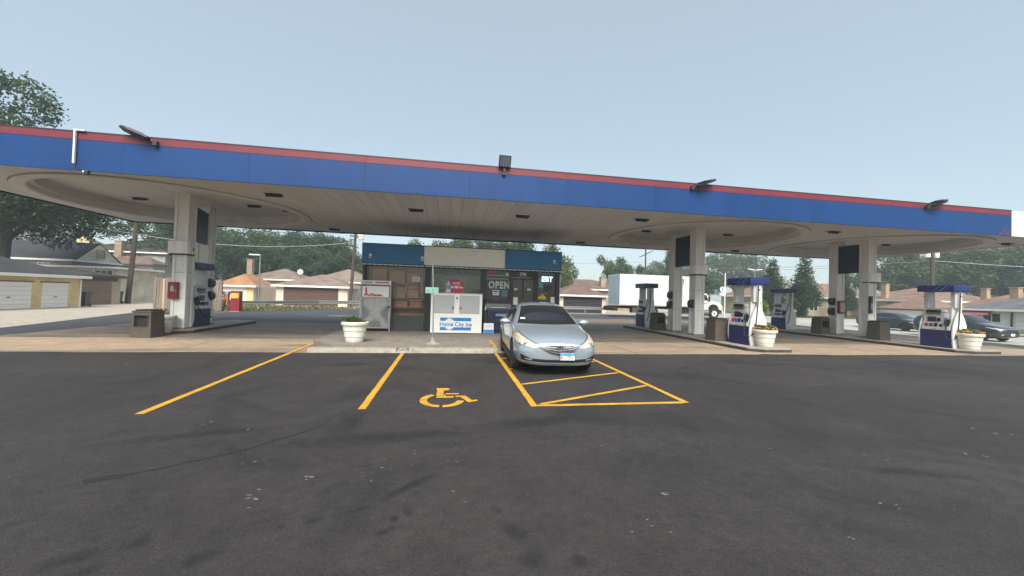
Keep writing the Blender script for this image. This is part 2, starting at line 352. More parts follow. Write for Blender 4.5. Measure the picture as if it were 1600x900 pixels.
# a crack, and pale droppings and chips on the asphalt
cr = [(-2.95, 3.78), (-2.76, 3.88), (-2.5, 4.0), (-2.22, 4.2), (-2.0, 4.36), (-1.8, 4.62), (-1.62, 4.82), (-1.45, 5.06)]; v = []; f = []
for i in range(29):
    t_ = i/28*(len(cr)-1); k = min(int(t_), len(cr)-2); x, y = lerp(cr[k][0], cr[k+1][0], t_-k)+rnd.uniform(-.012, .012), lerp(cr[k][1], cr[k+1][1], t_-k)+rnd.uniform(-.012, .012); w = (.035 if i < 6 else .010)*rnd.uniform(.5, 1.2)
    v += [(x-w, y+w, .007), (x+w, y-w, .007)]
    if i: f.append((2*i-2, 2*i-1, 2*i+1, 2*i))
struct('crack', MB().add(v, f), mat('crack_dark', (.010, .009, .009), .9, var=.4))
sp_ = MB(); r2 = random.Random(31)
for (cx, cy, n_, sp, sz) in ((-.07, 4.0, 7, .22, .014), (-.5, 3.8, 7, .3, .013), (-1.5, 3.4, 5, .12, .020), (-1.43, 3.22, 1, 0, .022), (-1.16, 3.66, 3, .05, .022), (1.92, 3.03, 3, .05, .02), (3.72, 2.66, 3, .06, .02), (5.96, 3.42, 3, .12, .022), (7.4, 4.1, 4, .2, .026), (1.5, 2.6, 9, .15, .010), (-2.82, 5.3, 1, 0, .022), (2.9, 2.3, 2, .05, .012), (4.6, 3.5, 2, .2, .014), (-1.8, 4.1, 2, .25, .012), (-6.5, 9.2, 1, 0, .04), (.2, 3.4, 2, .3, .012), (3.0, 4.6, 3, .8, .014), (0, 3.5, 16, 2.6, .006), (3.5, 4.0, 16, 2.6, .006), (-3, 5, 12, 3, .008), (6, 6, 14, 4, .010)):
    for _ in range(n_):
        x, y = cx+r2.uniform(-sp, sp), cy+r2.uniform(-sp, sp); s = sz*r2.uniform(.5, 1.2); a0 = r2.uniform(0, 6.28); e = r2.uniform(.4, 1)
        sp_.add([(x+s*r2.uniform(.7, 1.2)*math.cos(a0+k*1.05)*(1.3 if k % 3 == 0 else 1), y+s*e*r2.uniform(.7, 1.2)*math.sin(a0+k*1.05), .007) for k in range(6)], [(0, 1, 2, 3, 4, 5)])
tag(sp_.build('pale_spots', mat('dropping_white', (.155, .15, .14), .9, var=.4, scale=30)), 'pale droppings and chips scattered on the dark asphalt', None, kind='stuff')
# wheelchair symbol, stencilled
ws = MB()
def flat(poly): ws.add([(x, y, .008) for x, y in poly], [tuple(range(len(poly)))])
def arc(a0, a1, cx=-.03, cy=6.13, ro=.345, ri=.235, n=10):
    for i in range(n):
        p0, p1 = lerp(a0, a1, i/n), lerp(a0, a1, (i+1)/n)
        flat([(cx+ri*math.cos(p0), cy+ri*1.25*math.sin(p0)), (cx+ro*math.cos(p0), cy+ro*1.15*math.sin(p0)), (cx+ro*math.cos(p1), cy+ro*1.15*math.sin(p1)), (cx+ri*math.cos(p1), cy+ri*1.25*math.sin(p1))])
D = math.radians
arc(D(120), D(176)); arc(D(182), D(262)); arc(D(272), D(350))
flat([(-.14, 6.88), (.06, 6.88), (.10, 6.80), (.06, 6.74), (-.01, 6.72), (-.01, 6.36), (-.13, 6.36), (-.12, 6.74)])
flat([(.02, 6.52), (.02, 6.45), (.24, 6.45), (.24, 6.52)]); flat([(-.12, 6.34), (-.12, 6.25), (.15, 6.25), (.15, 6.34), (.02, 6.34), (.02, 6.43), (-.0, 6.43), (-.0, 6.34)])
flat([(.18, 6.36), (.18, 6.28), (.26, 6.28), (.37, 5.97), (.52, 6.04), (.51, 6.12), (.43, 6.09), (.34, 6.36)])
struct('wheelchair_symbol', ws, 'yellow_line')

# ------------------------------------------------------------------ canopy
CX0, CX1, CY0, CY1, CZ = -14.2, 24.7, 11.35, 20.1, 4.55
RC = [(-9.5, 15.85), (11.25, 15.85), (20.35, 15.85)]; RR = 3.92
m, n, b = _principled('soffit_metal')
N = n.nodes.new; L = n.links.new
tc = N('ShaderNodeTexCoord'); mp = N('ShaderNodeMapping'); mp.inputs['Scale'].default_value = (1.2, .12, 1); L(tc.outputs['Object'], mp.inputs[0])
nz = N('ShaderNodeTexNoise'); nz.inputs['Scale'].default_value = 2; nz.inputs['Detail'].default_value = 7; L(mp.outputs[0], nz.inputs['Vector'])
# soot blown under the middle of the canopy
def blob(cx, cy, sx, sy):
    q = N('ShaderNodeMapping'); q.vector_type = 'POINT'; q.inputs['Location'].default_value = (-cx/sx, -cy/sy, 0); q.inputs['Scale'].default_value = (1/sx, 1/sy, 0); L(tc.outputs['Object'], q.inputs[0])
    l = N('ShaderNodeVectorMath'); l.operation = 'LENGTH'; L(q.outputs[0], l.inputs[0])
    r = N('ShaderNodeMapRange'); r.interpolation_type = 'SMOOTHSTEP'; r.inputs[1].default_value = 1; r.inputs[2].default_value = .1; r.inputs[3].default_value = 0; r.inputs[4].default_value = 1; L(l.outputs[1], r.inputs[0]); return r.outputs[0]
bl = blob(1.0, 18.0, 5.0, 2.6); b2 = blob(4.2, 17.6, 2.2, 3.0)
mxm = N('ShaderNodeMath'); mxm.operation = 'MAXIMUM'; L(bl, mxm.inputs[0]); L(b2, mxm.inputs[1])
mul = N('ShaderNodeMath'); mul.operation = 'MULTIPLY'; L(mxm.outputs[0], mul.inputs[0]); L(nz.outputs[0], mul.inputs[1])
r1 = N('ShaderNodeMapRange'); r1.inputs[1].default_value = .1; r1.inputs[2].default_value = .55; r1.inputs[3].default_value = 0; r1.inputs[4].default_value = .85; L(mul.outputs[0], r1.inputs[0])
c0 = N('ShaderNodeMix'); c0.data_type = 'RGBA'; c0.inputs[6].default_value = (.46, .44, .405, 1); c0.inputs[7].default_value = (.66, .64, .60, 1); L(nz.outputs[0], c0.inputs[0])
c1_ = N('ShaderNodeMix'); c1_.data_type = 'RGBA'; L(r1.outputs[0], c1_.inputs[0]); L(c0.outputs[2], c1_.inputs[6]); c1_.inputs[7].default_value = (.16, .13, .11, 1); L(c1_.outputs[2], b.inputs['Base Color'])
b.inputs['Roughness'].default_value = .55; MATS['soffit_metal'] = m
can = thing('fuel_canopy', 'long flat fuel station canopy with blue fascia and red top stripe', 'canopy')
def plank(x0, x1, ya, yb):
    n_ = len(ya); v = []; f = []
    for i in range(n_):
        x = lerp(x0, x1, i/(n_-1))
        v += [(x, ya[i], CZ), (x, yb[i], CZ), (x, ya[i], CZ+.02), (x, yb[i], CZ+.02)]
        if i:
            a = 4*(i-1); c = 4*i
            f += [(a, a+1, c+1, c), (a+2, c+2, c+3, a+3), (a, c, c+2, a+2), (a+1, a+3, c+3, c+1)]
    f += [(0, 2, 3, 1), (4*n_-4, 4*n_-3, 4*n_-1, 4*n_-2)]
    MB().add(v, f).build('soffit_plank', MATS['soffit_metal'], can)
x = CX0+.03; PW = .405
while x < CX1-.1:
    x1 = min(x+PW-.010, CX1-.03); hit = None
    for cx, cy in RC:
        if x1 > cx-RR and x < cx+RR: hit = (cx, cy)
    if hit is None: plank(x, x1, [CY0+.02]*2, [CY1-.02]*2)
    else:
        ss = [max(0, RR*RR-(lerp(x, x1, i/4)-hit[0])**2)**.5 for i in range(5)]
        plank(x, x1, [CY0+.02]*5, [max(CY0+.03, hit[1]-q) for q in ss]); plank(x, x1, [min(CY1-.03, hit[1]+q) for q in ss], [CY1-.02]*5)
    x += PW
for cx, cy in RC:
    rw = MB().lathe([(RR+.10, CZ+.03), (RR+.10, CZ-.045), (RR+.04, CZ-.06), (RR-.17, CZ-.06), (RR-.22, CZ-.03), (RR-.24, CZ+.10), (RR-.34, CZ+.12), (RR-.36, CZ+.43)], 64, (cx, cy, 0)); rw.f = [q for q in rw.f if len(q) == 4]
    o = rw.build('recess_ring', 'soffit_metal', can, smooth=True); o.data.set_sharp_from_angle(angle=.35)
    gk = MB().lathe([(RR+.102, CZ-.004), (RR+.120, CZ-.006), (RR+.120, CZ-.002)], 64, (cx, cy, 0)); gk.f = [q for q in gk.f if len(q) == 4]; gk.build('ring_seam', mat('seam_dark', (.17, .15, .13), .9), can)  # thin dark line drawn where the ring meets the soffit
    MB().lathe([(RR-.34, CZ+.40), (RR-.34, CZ+.44)], 64, (cx, cy, 0)).build('recess_ceiling', MATS['soffit_metal'], can)
MB().box(CX0+.05, CX1-.05, CY0+.05, CY1-.05, 5.36, 5.40).build('roof_deck', 'galvanised', can)
def fascia(axis, a0, a1, d, sgn):
    """panels of about 3 m: blue body, red stripe on top, cap"""
    n_ = max(1, round((a1-a0)/3.07)); w = (a1-a0)/n_
    for i in range(n_):
        p0, p1 = a0+i*w+.0012, a0+(i+1)*w-.0012; mid = (p0+p1)/2
        def bx(z0, z1, t0, t1, nm, mt):
            mb = MB(); lo, hi = sorted((d+sgn*t0, d+sgn*t1))
            if axis == 'X': mb.cbox(p0, p1, lo, hi, z0, z1, .003)
            else: mb.cbox(lo, hi, p0, p1, z0, z1, .006)
            mb.build(nm, mt, can)
        wht = axis == 'X' and sgn < 0 and p1 > 21.3 and i == n_-1
        bx(4.50, 5.285, 0, .05, 'fascia_panel', 'fascia_blue'); bx(5.287, 5.47, 0, .056, 'stripe_panel', 'fascia_red')
    mb = MB(); lo, hi = sorted((d-sgn*.06, d+sgn*.065))
    if axis == 'X': mb.box(a0, a1, lo, hi, 5.472, 5.50)
    else: mb.box(lo, hi, a0, a1, 5.472, 5.50)
    mb.build('cap_rail', 'dark_metal', can)
fascia('X', CX0-.02, 21.2, CY0, -1)
MB().cbox(21.21, CX1+.05, CY0-.055, CY0, 4.5, 5.47, .006).build('corner_panel', 'fascia_white', can)
fascia('X', CX0, CX1, CY1, 1); fascia('Y', CY0, CY1, CX0, -1)
MB().cbox(CX1, CX1+.05, CY0+.01, CY1, 4.5, 5.47, .006).build('corner_panel', 'fascia_white', can)
for k in range(3):
    xx = 20.62+k*.2; MB().prism([(xx-.05, 4.52), (xx+.02, 4.52), (xx+.34, 4.78-k*.07), (xx+.28, 4.80-k*.07)] if k < 2 else [(xx, 4.52), (xx+.05, 4.52), (xx+.15, 4.6), (xx+.13, 4.63)], CY0-.054, CY0-.051).build('logo_slash', 'fascia_red', can)
def downlight(x, y, z):
    o = MB().box(-.30, .30, -.20, -.17, -.012, .03).box(-.30, .30, .17, .20, -.012, .03).box(-.30, -.27, -.17, .17, -.012, .03).box(.27, .30, -.17, .17, -.012, .03).build('downlight', 'white_paint', can, (x, y, z))
    MB().box(-.27, .27, -.17, .17, .000, .02).build('lens', 'dark_metal', o)
    mb = MB(); mb.cbox(-.22, .22, -.02, .02, -.09, -.005, .008); mb.box(.08, .24, -.15, .15, -.05, -.035); mb.build('lamp_holder', 'dark_metal', o)
for q in ((-5.33, 12.7), (-1.17, 13.6), (2.56, 13.5), (6.78, 12.8), (14.8, 12.7), (23.7, 12.8), (-5.3, 19), (6.7, 19), (15.7, 19)): downlight(*q, CZ-.002)
for q in ((-11.6, 16.6), (-7.7, 16.7), (9.2, 16.9), (13.3, 16.6), (18.8, 17.2), (22.7, 16.7), (-6.6, 17.2)): downlight(*q, CZ+.398)
# conduit at the left of the fascia
cn = MB().box(-9.355, -9.315, CY0-.12, CY0-.075, 4.66, 5.52).box(-9.315, -9.12, CY0-.12, CY0-.075, 5.485, 5.52)
cn.build('conduit', 'fascia_white', can)
MB().tube([(-9.34, CY0-.1, 4.67), (-9.3, CY0-.1, 4.6), (-9.16, CY0-.06, 4.49)], .012, 6).build('cable', 'cable', can)
sc = thing('security_camera', 'small camera hanging under the canopy edge below the white conduit', 'camera', (-9.1, CY0-.02, 4.50))
MB().cbox(-.06, .06, -.06, .06, -.05, .0, .01).build('mount', 'fascia_white', sc); MB().lathe([(.0, -.16), (.05, -.14), (.06, -.08), (.05, -.04)], 12, (.04, -.05, .05)).build('dome', 'black_plastic', sc, smooth=True)
# floodlights on the canopy edge
def flood(x, rz, tilt, label, s=1.0):
    t = thing('floodlight', label, 'floodlight', (x, CY0-.10, 5.36), rz, 'floodlights along the canopy edge')
    MB().box(-.05, .05, -.03, .08, -.12, .0).box(-.03, .03, -.05, -.01, -.03, .12).build('bracket', 'dark_metal', t)
    M = T(0, -.04, .10) @ RX(tilt)
    hs = MB().cbox(-.18*s, .18*s, -.04, .04, 0, .34*s, .02, M)
    for k in range(7): hs.box(-.15*s+k*.05*s-.008, -.15*s+k*.05*s+.008, .04, .075, .03, .30*s, M)
    hs.build('housing', 'black_plastic', t)
    MB().box(-.15*s, .15*s, -.048, -.042, .03, .31*s, M).build('lens', mat('lamp_lens', (.10, .11, .13), .2, var=.2), t)
    return t
def long_flood(x, dx, label):
    t = thing('floodlight', label, 'floodlight', (x, CY0-.10, 5.36), 0, 'floodlights along the canopy edge')
    MB().box(-.05, .05, -.06, .08, -.10, .02).tube([(0, -.02, -.02), (dx*.15, -.05, .03)], .03, 8).build('bracket', 'dark_metal', t)
    M = T(dx*.1, -.06, .02) @ RZ(PI if dx < 0 else 0) @ RY(-.36) @ RX(.25)
    h = MB().prism([(0, -.13), (.12, -.17), (.50, -.17), (.68, -.10), (.68, .10), (.50, .17), (.12, .17), (0, .13)], -.02, .035, 'XY', M)
    for k in range(6): h.box(.14+k*.06, .15+k*.06, -.14, .14, .035, .06, M)
    h.build('housing', 'black_plastic', t); MB().box(.12, .56, -.13, .13, -.026, -.021, M).build('lens', MATS['lamp_lens'], t)
    return t
long_flood(-7.55, -1, 'flat dark floodlight tilted up left on the canopy above the left island')
flood(1.54, .05, .35, 'square dark floodlight on the canopy edge above the silver car', 1.0)
long_flood(7.7, 1, 'dark floodlight on the canopy edge over the middle columns, tilting up right')
long_flood(17.1, 1, 'rightmost dark floodlight on the canopy edge, stretching far to the right')

# ------------------------------------------------------------------ pump islands, columns
def island(name, x0, x1, y0, y1, label):
    t = thing(name, label, 'pump island', (0, 0, 0), 0, 'pump islands')
    c = .35; poly = [(x0, y0+c), (x0+c, y0), (x1-c, y0), (x1, y0+c), (x1, y1-c), (x1-c, y1), (x0+c, y1), (x0, y1-c)]
    MB().prism(poly, -.05, .12, 'XY').build('slab', 'kerb_concrete', t)
    q = .05; inn = [(x0-q/3, y0+c), (x0+c, y0-q/3), (x1-c, y0-q/3), (x1+q/3, y0+c), (x1+q/3, y1-c), (x1-c, y1+q/3), (x0+c, y1+q/3), (x0-q/3, y1-c)]
    MB().prism(inn, -.04, .085, 'XY').build('edging', mat('edge_steel', (.06, .05, .042), .7, metal=.3, var=.4), t)
    return t
island('pump_island', -10.35, -8.95, 15.15, 20.4, 'raised concrete island under the left columns')
island('pump_island', 10.25, 12.0, 11.4, 21.6, 'raised concrete island under the middle columns')
island('pump_island', 19.05, 20.95, 11.25, 21.6, 'raised concrete island under the rightmost columns')
def column(x, y, label, w=.46):
    t = thing('canopy_column', label, 'column', (x, y, .12), 0, 'canopy columns'); h = w/2; H = CZ+.40-.12
    MB().box(-h+.035, h-.035, -h+.035, h-.035, 0, H).build('shaft', 'column_paint', t)
    for sx in (-1, 1):
        for sy in (-1, 1):
            MB().cbox(min(sx*h, sx*(h-.085)), max(sx*h, sx*(h-.085)), min(sy*h, sy*(h-.085)), max(sy*h, sy*(h-.085)), .0, H, .008).build('corner_trim', 'column_paint', t)
    MB().box(-h+.03, h-.03, -h+.025, h-.025, 2.02, 2.04).box(-h+.03, h-.03, -h+.025, h-.025, 1.1, 1.115).build('seam', 'galvanised', t)
    MB().cbox(-h-.03, h+.03, -h-.03, h+.03, 0, .06, .01).build('base_plate', 'kerb_concrete', t)
    rv = MB()
    for z in (.5, 1.5, 2.3, 2.6):
        for sx in (-.09, .09): rv.lathe([(.012, -h+.035), (.01, -h+.028), (0, -h+.026)], 8, (sx, 0, z), 'Y')
    rv.build('rivets', 'galvanised', t)
    return t
def collar(x, y, z0, z1, label):
    t = thing('column_collar', label, 'column cover', (x, y, 0), 0, 'white covers strapped round the columns')
    pr = [(-.36, .1), (-.36, -.22), (-.30, -.30), (-.15, -.345), (.05, -.36), (.2, -.345), (.30, -.30), (.345, -.22), (.345, .1)]
    MB().prism(pr, z0, z1, 'XY').build('shell', 'column_paint', t); MB().prism([(a*.93, b*.93) for a, b in pr], z0-.05, z0, 'XY').build('underside', 'dark_metal', t)
    MB().box(.347, .36, -.06, -.02, z0+.12, z0+.25).build('latch', 'dark_metal', t)
    return t
COLS = [(-9.48, 15.72), (-9.98, 17.85), (11.25, 15.95), (11.32, 17.75), (20.38, 15.75), (20.34, 17.25)]
nm = ['front', 'rear']; wh = ['left', 'middle', 'rightmost']
for i, (x, y) in enumerate(COLS): column(x, y, '%s white canopy column on the %s island' % (nm[i % 2], wh[i//2]))
collar(-9.52, 15.72, 2.82, 3.26, 'white drum-shaped cover round the left front column'); collar(11.28, 15.95, 2.88, 3.30, 'white cover round the middle front column'); collar(20.48, 15.75, 2.84, 3.28, 'white cover round the rightmost front column')
for (x, y0, y1, z0, z1, w) in ((-9.62, 16.02, 17.58, 3.40, 4.60, 'left'), (11.2, 16.2, 17.5, 3.35, 4.70, 'middle'), (20.2, 16.0, 17.0, 3.33, 4.68, 'rightmost')):
    t = thing('hanging_sign', 'blank dark navy panel hung between the %s columns' % w, 'sign panel', (x, (y0+y1)/2, z0), 0, 'navy panels between columns')
    t.rotation_euler = (0, 0, .26 if w == 'left' else 0)
    h = (y1-y0)/2; MB().box(-.05, .05, -h, h, 0, z1-z0).build('face', 'navy_panel', t)
    MB().box(-.055, .055, -h, h, z1-z0+.001, z1-z0+.05).build('top_rail', 'dark_metal', t); MB().box(-.055, .055, -h, h, -.03, -.001).build('bottom_rail', 'dark_metal', t)
def cabinet(x, y, z0, z1, w, label, face):
    t = thing('extinguisher_cabinet', label, 'cabinet', (x, y, z0)); h = z1-z0
    MB().cbox(-w/2, w/2, -.10, .02, 0, h, .02).build('box', 'red_paint', t)
    if face == 'tag':
        MB().prism([(-.06, h*.44), (.05, h*.44), (.06, h*.55), (.03, h*.74), (-.01, h*.84), (-.06, h*.68)], -.108, -.101).build('label_tag', 'sign_green', t)
    else:
        MB().box(-w/2+.06, w/2-.06, -.106, -.101, .08, h-.10).build('window', mat('pale_pane', (.42, .38, .34), .3), t)
    MB().box(w/2-.03, w/2-.015, -.12, -.1, h*.4, h*.55).build('handle', 'steel', t)
cabinet(-9.60, 15.47, 1.2, 1.80, .30, 'red fire extinguisher cabinet on the left front column', 'tag')
cabinet(20.32, 17.0, 1.24, 1.9, .40, 'red framed extinguisher cabinet with pale pane on the rightmost rear column', 'pane')
def dispenser(x, y, z, s, label, g='dark dispensers on the columns'):
    t = thing('towel_dispenser', label, 'dispenser', (x, y, z), 0, g)
    MB().prism([(0, 0), (s*.10, .02), (s*.15, .10), (s*.15, .25), (s*.10, .34), (0, .36)], -.13, .13, 'XZ').build('shell', 'black_plastic', t, smooth=False)
    MB().box(min(0, s*.09), max(0, s*.09), -.10, .10, -.012, .0).build('slot', 'dark_metal', t)
dispenser(-9.75, 17.82, 1.65, 1, 'upper dark dispenser on the left rear column'); dispenser(-9.75, 17.84, 1.12, 1, 'lower dark dispenser on the left rear column')
dispenser(11.09, 17.75, 1.75, -1, 'upper dark dispenser on the middle rear column'); dispenser(11.09, 17.77, 1.28, -1, 'lower dark dispenser on the middle rear column')
dispenser(20.11, 17.25, 1.68, -1, 'upper dark dispenser on the rightmost rear column'); dispenser(20.11, 17.27, 1.16, -1, 'lower dark dispenser on the rightmost rear column')
dispenser(11.02, 15.95, 1.36, -1, 'dark towel dispenser on the middle front column')
t = thing('meter_box', 'narrow dark metal box on the rightmost front column', 'box', (20.2, 15.51, 1.3)); MB().cbox(-.07, .07, -.1, .01, 0, .84, .01).build('box', 'dark_metal', t); MB().box(-.05, .05, -.107, -.101, .2, .5).build('cover', 'galvanised', t)

# ------------------------------------------------------------------ fuel pumps
mat('pump_white', (.74, .74, .71), .45, var=.15); mat('screen_dark', (.015, .017, .02), .2, var=.2); mat('topper_blue', (.008, .022, .12), .4, var=.25, scale=3)
mat('stripe_pale', (.16, .24, .42), .45); mat('btn_red', (.45, .02, .03), .4); mat('btn_blue', (.03, .11, .30), .4); mat('btn_yellow', (.6, .42, .02), .4)
def make_pump(label):
    t = thing('fuel_pump', label, 'fuel pump', (0, 0, 0), 0, 'fuel pumps on the islands')
    MB().cbox(-.36, .36, -.50, .50, .02, .68, .012).build('base_cabinet', 'navy', t)
    MB().box(-.34, .34, -.48, .48, 0, .02).build('plinth', 'dark_metal', t)
    MB().prism([(-.37, .682), (.37, .682), (.37, .74), (.27, 1.0), (.24, 1.53), (-.24, 1.53), (-.27, 1.0), (-.37, .74)], -.44, .44).build('body', 'silver_paint', t)
    MB().cbox(-.245, .245, -.44, .44, 1.532, 1.56, .01).build('ledge', 'silver_paint', t)
    for s in (-1, 1):
        o = s*.262
        def pl(y0, y1, z0, z1, mt, nm, d=.03, base=o):
            a, c = sorted((base-s*.03, base+s*d)); return MB().cbox(a, c, y0, y1, z0, z1, .006).build(nm, mt, t)
        pl(-.05*s-.16, -.05*s+.30, 1.36, 1.48, 'screen_dark', 'price_display'); pl(-.05*s-.16, -.05*s+.30, 1.30, 1.33, 'dark_metal', 'trim_strip', .02)
        pl(-.05*s-.02, -.05*s+.26, 1.0, 1.20, 'screen_dark', 'video_screen', .02); pl(-.05*s-.16, -.05*s-.06, 1.02, 1.16, 'screen_dark', 'card_reader', .04)
        pl(-.05*s-.34, -.05*s-.2, 1.40, 1.47, 'paper', 'sticker', .004); pl(-.34, -.2, 1.12, 1.34, 'paper', 'notice', .006); pl(-.33, -.21, 1.13, 1.17, 'print_blue', 'notice_band', .009)
        for k, c in enumerate(('btn_red', 'btn_blue', 'navy')):
            y = .30-k*.15; a, cc = sorted((s*.26, s*.36)); MB().cbox(a, cc, y-.05, y+.05, .80, .95, .02).build('grade_button', c, t)
        a, c = sorted((s*.24, s*.345)); MB().cbox(a, c, -.20, -.10, .78, .92, .01).build('keypad', 'dark_metal', t)
        a, c = sorted((s*.22, s*.33)); MB().cbox(a, c, -.42, -.26, .76, 1.12, .03).build('nozzle_boot', 'black_plastic', t)
        a, c = sorted((s*.30, s*.375)); MB().cbox(a, c, -.02, .10, .70, .75, .006).build('grade_tag', 'btn_yellow', t)
        nz_ = MB().tube([(s*.33, -.34, .78), (s*.40, -.34, .95), (s*.39, -.34, 1.08), (s*.34, -.34, 1.14)], [.022, .032, .034, .02], 8).box(min(s*.38, s*.46), max(s*.38, s*.46), -.355, -.325, .90, .93)
        nz_.build('nozzle', 'black_plastic', t, smooth=True)
        MB().tube([(s*.36, -.34, .78), (s*.44, -.36, .55), (s*.46, -.42, .36), (s*.38, -.52, .30), (s*.22, -.565, .42), (s*.12, -.572, .8), (s*.06, -.575, 1.5), (s*.05, -.575, 2.05), (s*.03, -.57, 2.16), (0, -.55, 2.18)] if s < 0 else [(.36, -.34, .78), (.47, -.2, .45), (.47, .1, .33), (.44, .42, .36), (.38, .52, .32), (.22, .565, .42), (.12, .572, .8), (.06, .575, 1.5), (.05, .575, 2.05), (0, .55, 2.18)], .017, 8).build('hose', 'rubber', t, smooth=True)
    for s in (-1, 1):
        leaf = [(-.31, .0), (-.36, .30), (-.36, .60), (-.31, .90), (-.20, 1.18), (-.06, 1.42), (.06, 1.42), (.20, 1.18), (.31, .90), (.36, .60), (.36, .30), (.31, .0)]
        y0, y1 = sorted((s*.505, s*.545)); MB().prism(leaf, y0, y1).build('end_wing', 'pump_white', t)
        y0, y1 = sorted((s*.36, s*.50)); MB().cbox(-.18, .18, y0, y1, 1.562, 2.20, .01).build('upright', 'silver_paint', t)
        y0, y1 = sorted((s*.503, s*.555)); MB().cbox(-.05, .05, y0, y1, 1.40, 2.20, .01).build('hose_mast', 'pump_white', t)
        MB().lathe([(.025, 0), (.025, .05)], 10, (0, s*.58, 2.02), 'Y').build('hose_clamp', 'dark_metal', t)
    tp = MB().cbox(-.40, .40, -.60, .60, 2.20, 2.46, .04).build('topper', 'topper_blue', t)
    for s in (-1, 1):
        st = MB(); x = s*.4015
        for k, (y, w_) in enumerate(((.05, .02), (-.17, .035), (-.30, .012))):
            st.prism([(y*1, 2.22), (y+w_, 2.22), (y+w_-.25, 2.44), (y-.25, 2.44)], x, x+s*.002, 'YZ')
        st.build('topper_stripes', 'stripe_pale', tp)
    return t
P0 = make_pump('fuel pump behind the left front column'); P0.location = (-9.72, 16.74, .12); P0.rotation_euler = (0, 0, 0)
dup(P0, (11.12, 12.78, .12), 0, 'fuel pump with clear blue topper on the middle island, beside the orange flowers')
dup(P0, (11.3, 20.55, .12), 0, 'distant fuel pump in front of the white truck box')
dup(P0, (19.68, 12.4, .12), 0, 'rightmost fuel pump, in front of the parked dark cars')
dup(P0, (20.35, 20.5, .12), 0, 'distant fuel pump between the middle and rightmost islands')

# ------------------------------------------------------------------ bins, planters
def make_bin(label):
    t = thing('trash_bin', label, 'trash bin', (0, 0, 0), 0, 'brown trash bins at the islands')
    a, c, H = .30, .265, .80
    def ring(z): k = lerp(a, c, z/H); return [(-k, -k, z), (k, -k, z), (k, k, z), (-k, k, z)]
    mb = MB(); v = ring(0)+ring(H); mb.add(v, [(3, 2, 1, 0), (1, 2, 6, 5), (2, 3, 7, 6), (3, 0, 4, 7), (4, 5, 6, 7)])
    # front wall with the opening left out
    k0, k1, k2, k3 = a, lerp(a, c, .40), lerp(a, c, .92), c; w = .20; z1, z2 = .34, .70
    mb.add([(-k0, -k0, 0), (k0, -k0, 0), (-k1, -k1, z1), (-w, -k1, z1), (w, -k1, z1), (k1, -k1, z1), (-k2, -k2, z2), (-w, -k2, z2), (w, -k2, z2), (k2, -k2, z2), (-k3, -k3, H), (k3, -k3, H)],
           [(0, 1, 5, 4, 3, 2), (2, 3, 7, 6), (4, 5, 9, 8), (6, 7, 8, 9, 11, 10)])
    mb.build('body', 'brown_plastic', t)
    MB().box(-w, w, -k2+.08, -k2+.10, z1, z2).build('opening', 'rubber', t)
    MB().box(-w-.02, w+.02, -k1-.012, -k2+.09, z1-.02, z1).box(-w-.02, w+.02, -k1-.004, -k2+.09, z2, z2+.02).box(-w-.02, -w, -k1-.008, -k2+.09, z1, z2).box(w, w+.02, -k1-.008, -k2+.09, z1, z2).build('opening_frame', 'brown_plastic', t)
    MB().cbox(-.285, .285, -.285, .285, H, H+.045, .02).build('lid', 'brown_plastic', t)
    MB().cbox(-.23, .23, -.23, .23, H+.045, H+.085, .02).build('lid_tray', 'rubber', t)
    return t
B0 = make_bin('brown trash bin with open square mouth, beside the left front column'); B0.location = (-9.45, 14.12, 0); B0.rotation_euler = (0, 0, -.05)
dup(B0, (10.64, 13.78, .12), 1.57, 'dark brown bin just behind the middle island pump with blue topper')
dup(B0, (10.72, 18.3, .12), 0, 'brown trash bin just left of the middle rear column')
dup(B0, (19.66, 17.5, .12), 0, 'brown trash bin just left of the rightmost rear column')
dup(B0, (19.75, 14.78, .12), 1.57, 'brown trash bin in front of the rightmost front column')
POT = [(.0, 0), (.24, 0), (.255, .02), (.27, .16), (.285, .165), (.30, .33), (.315, .335), (.335, .49), (.37, .50), (.385, .53), (.385, .585), (.37, .60), (.33, .60), (.32, .54), (0, .54)]
mat('flower_orange', (.50, .14, .02), .6, var=.25, scale=20); mat('flower_yellow', (.52, .28, .03), .6, var=.25, scale=20)
leaf_mat('leaf_small', (.05, .10, .025), (.11, .16, .05))
def leafquads(n, fn, size, rs):
    """n little leaf faces, centre from fn(rng)"""
    v = np.zeros((n*4, 3)); c = np.array([fn(rs) for _ in range(n)])
    a = rs.normal(size=(n, 3)); a /= np.linalg.norm(a, axis=1)[:, None]; q = rs.normal(size=(n, 3)); bb = np.cross(a, q); bb /= np.linalg.norm(bb, axis=1)[:, None]
    s = size*rs.uniform(.6, 1.3, (n, 1)); a = a*s; bb = bb*s*.6
    v[0::4] = c-a; v[1::4] = c+bb*.9; v[2::4] = c+a; v[3::4] = c-bb*.9
    return v, np.arange(n*4).reshape(n, 4)
def npmesh(name, v, f):
    me = bpy.data.meshes.new(name); nv, nf = len(v), len(f)
    me.vertices.add(nv); me.vertices.foreach_set('co', np.asarray(v, np.float32).ravel()); me.loops.add(nf*4); me.loops.foreach_set('vertex_index', np.asarray(f, np.int32).ravel())
    me.polygons.add(nf); me.polygons.foreach_set('loop_start', np.arange(0, nf*4, 4, dtype=np.int32)); me.polygons.foreach_set('loop_total', np.full(nf, 4, np.int32)); me.update(); me.validate(); return me
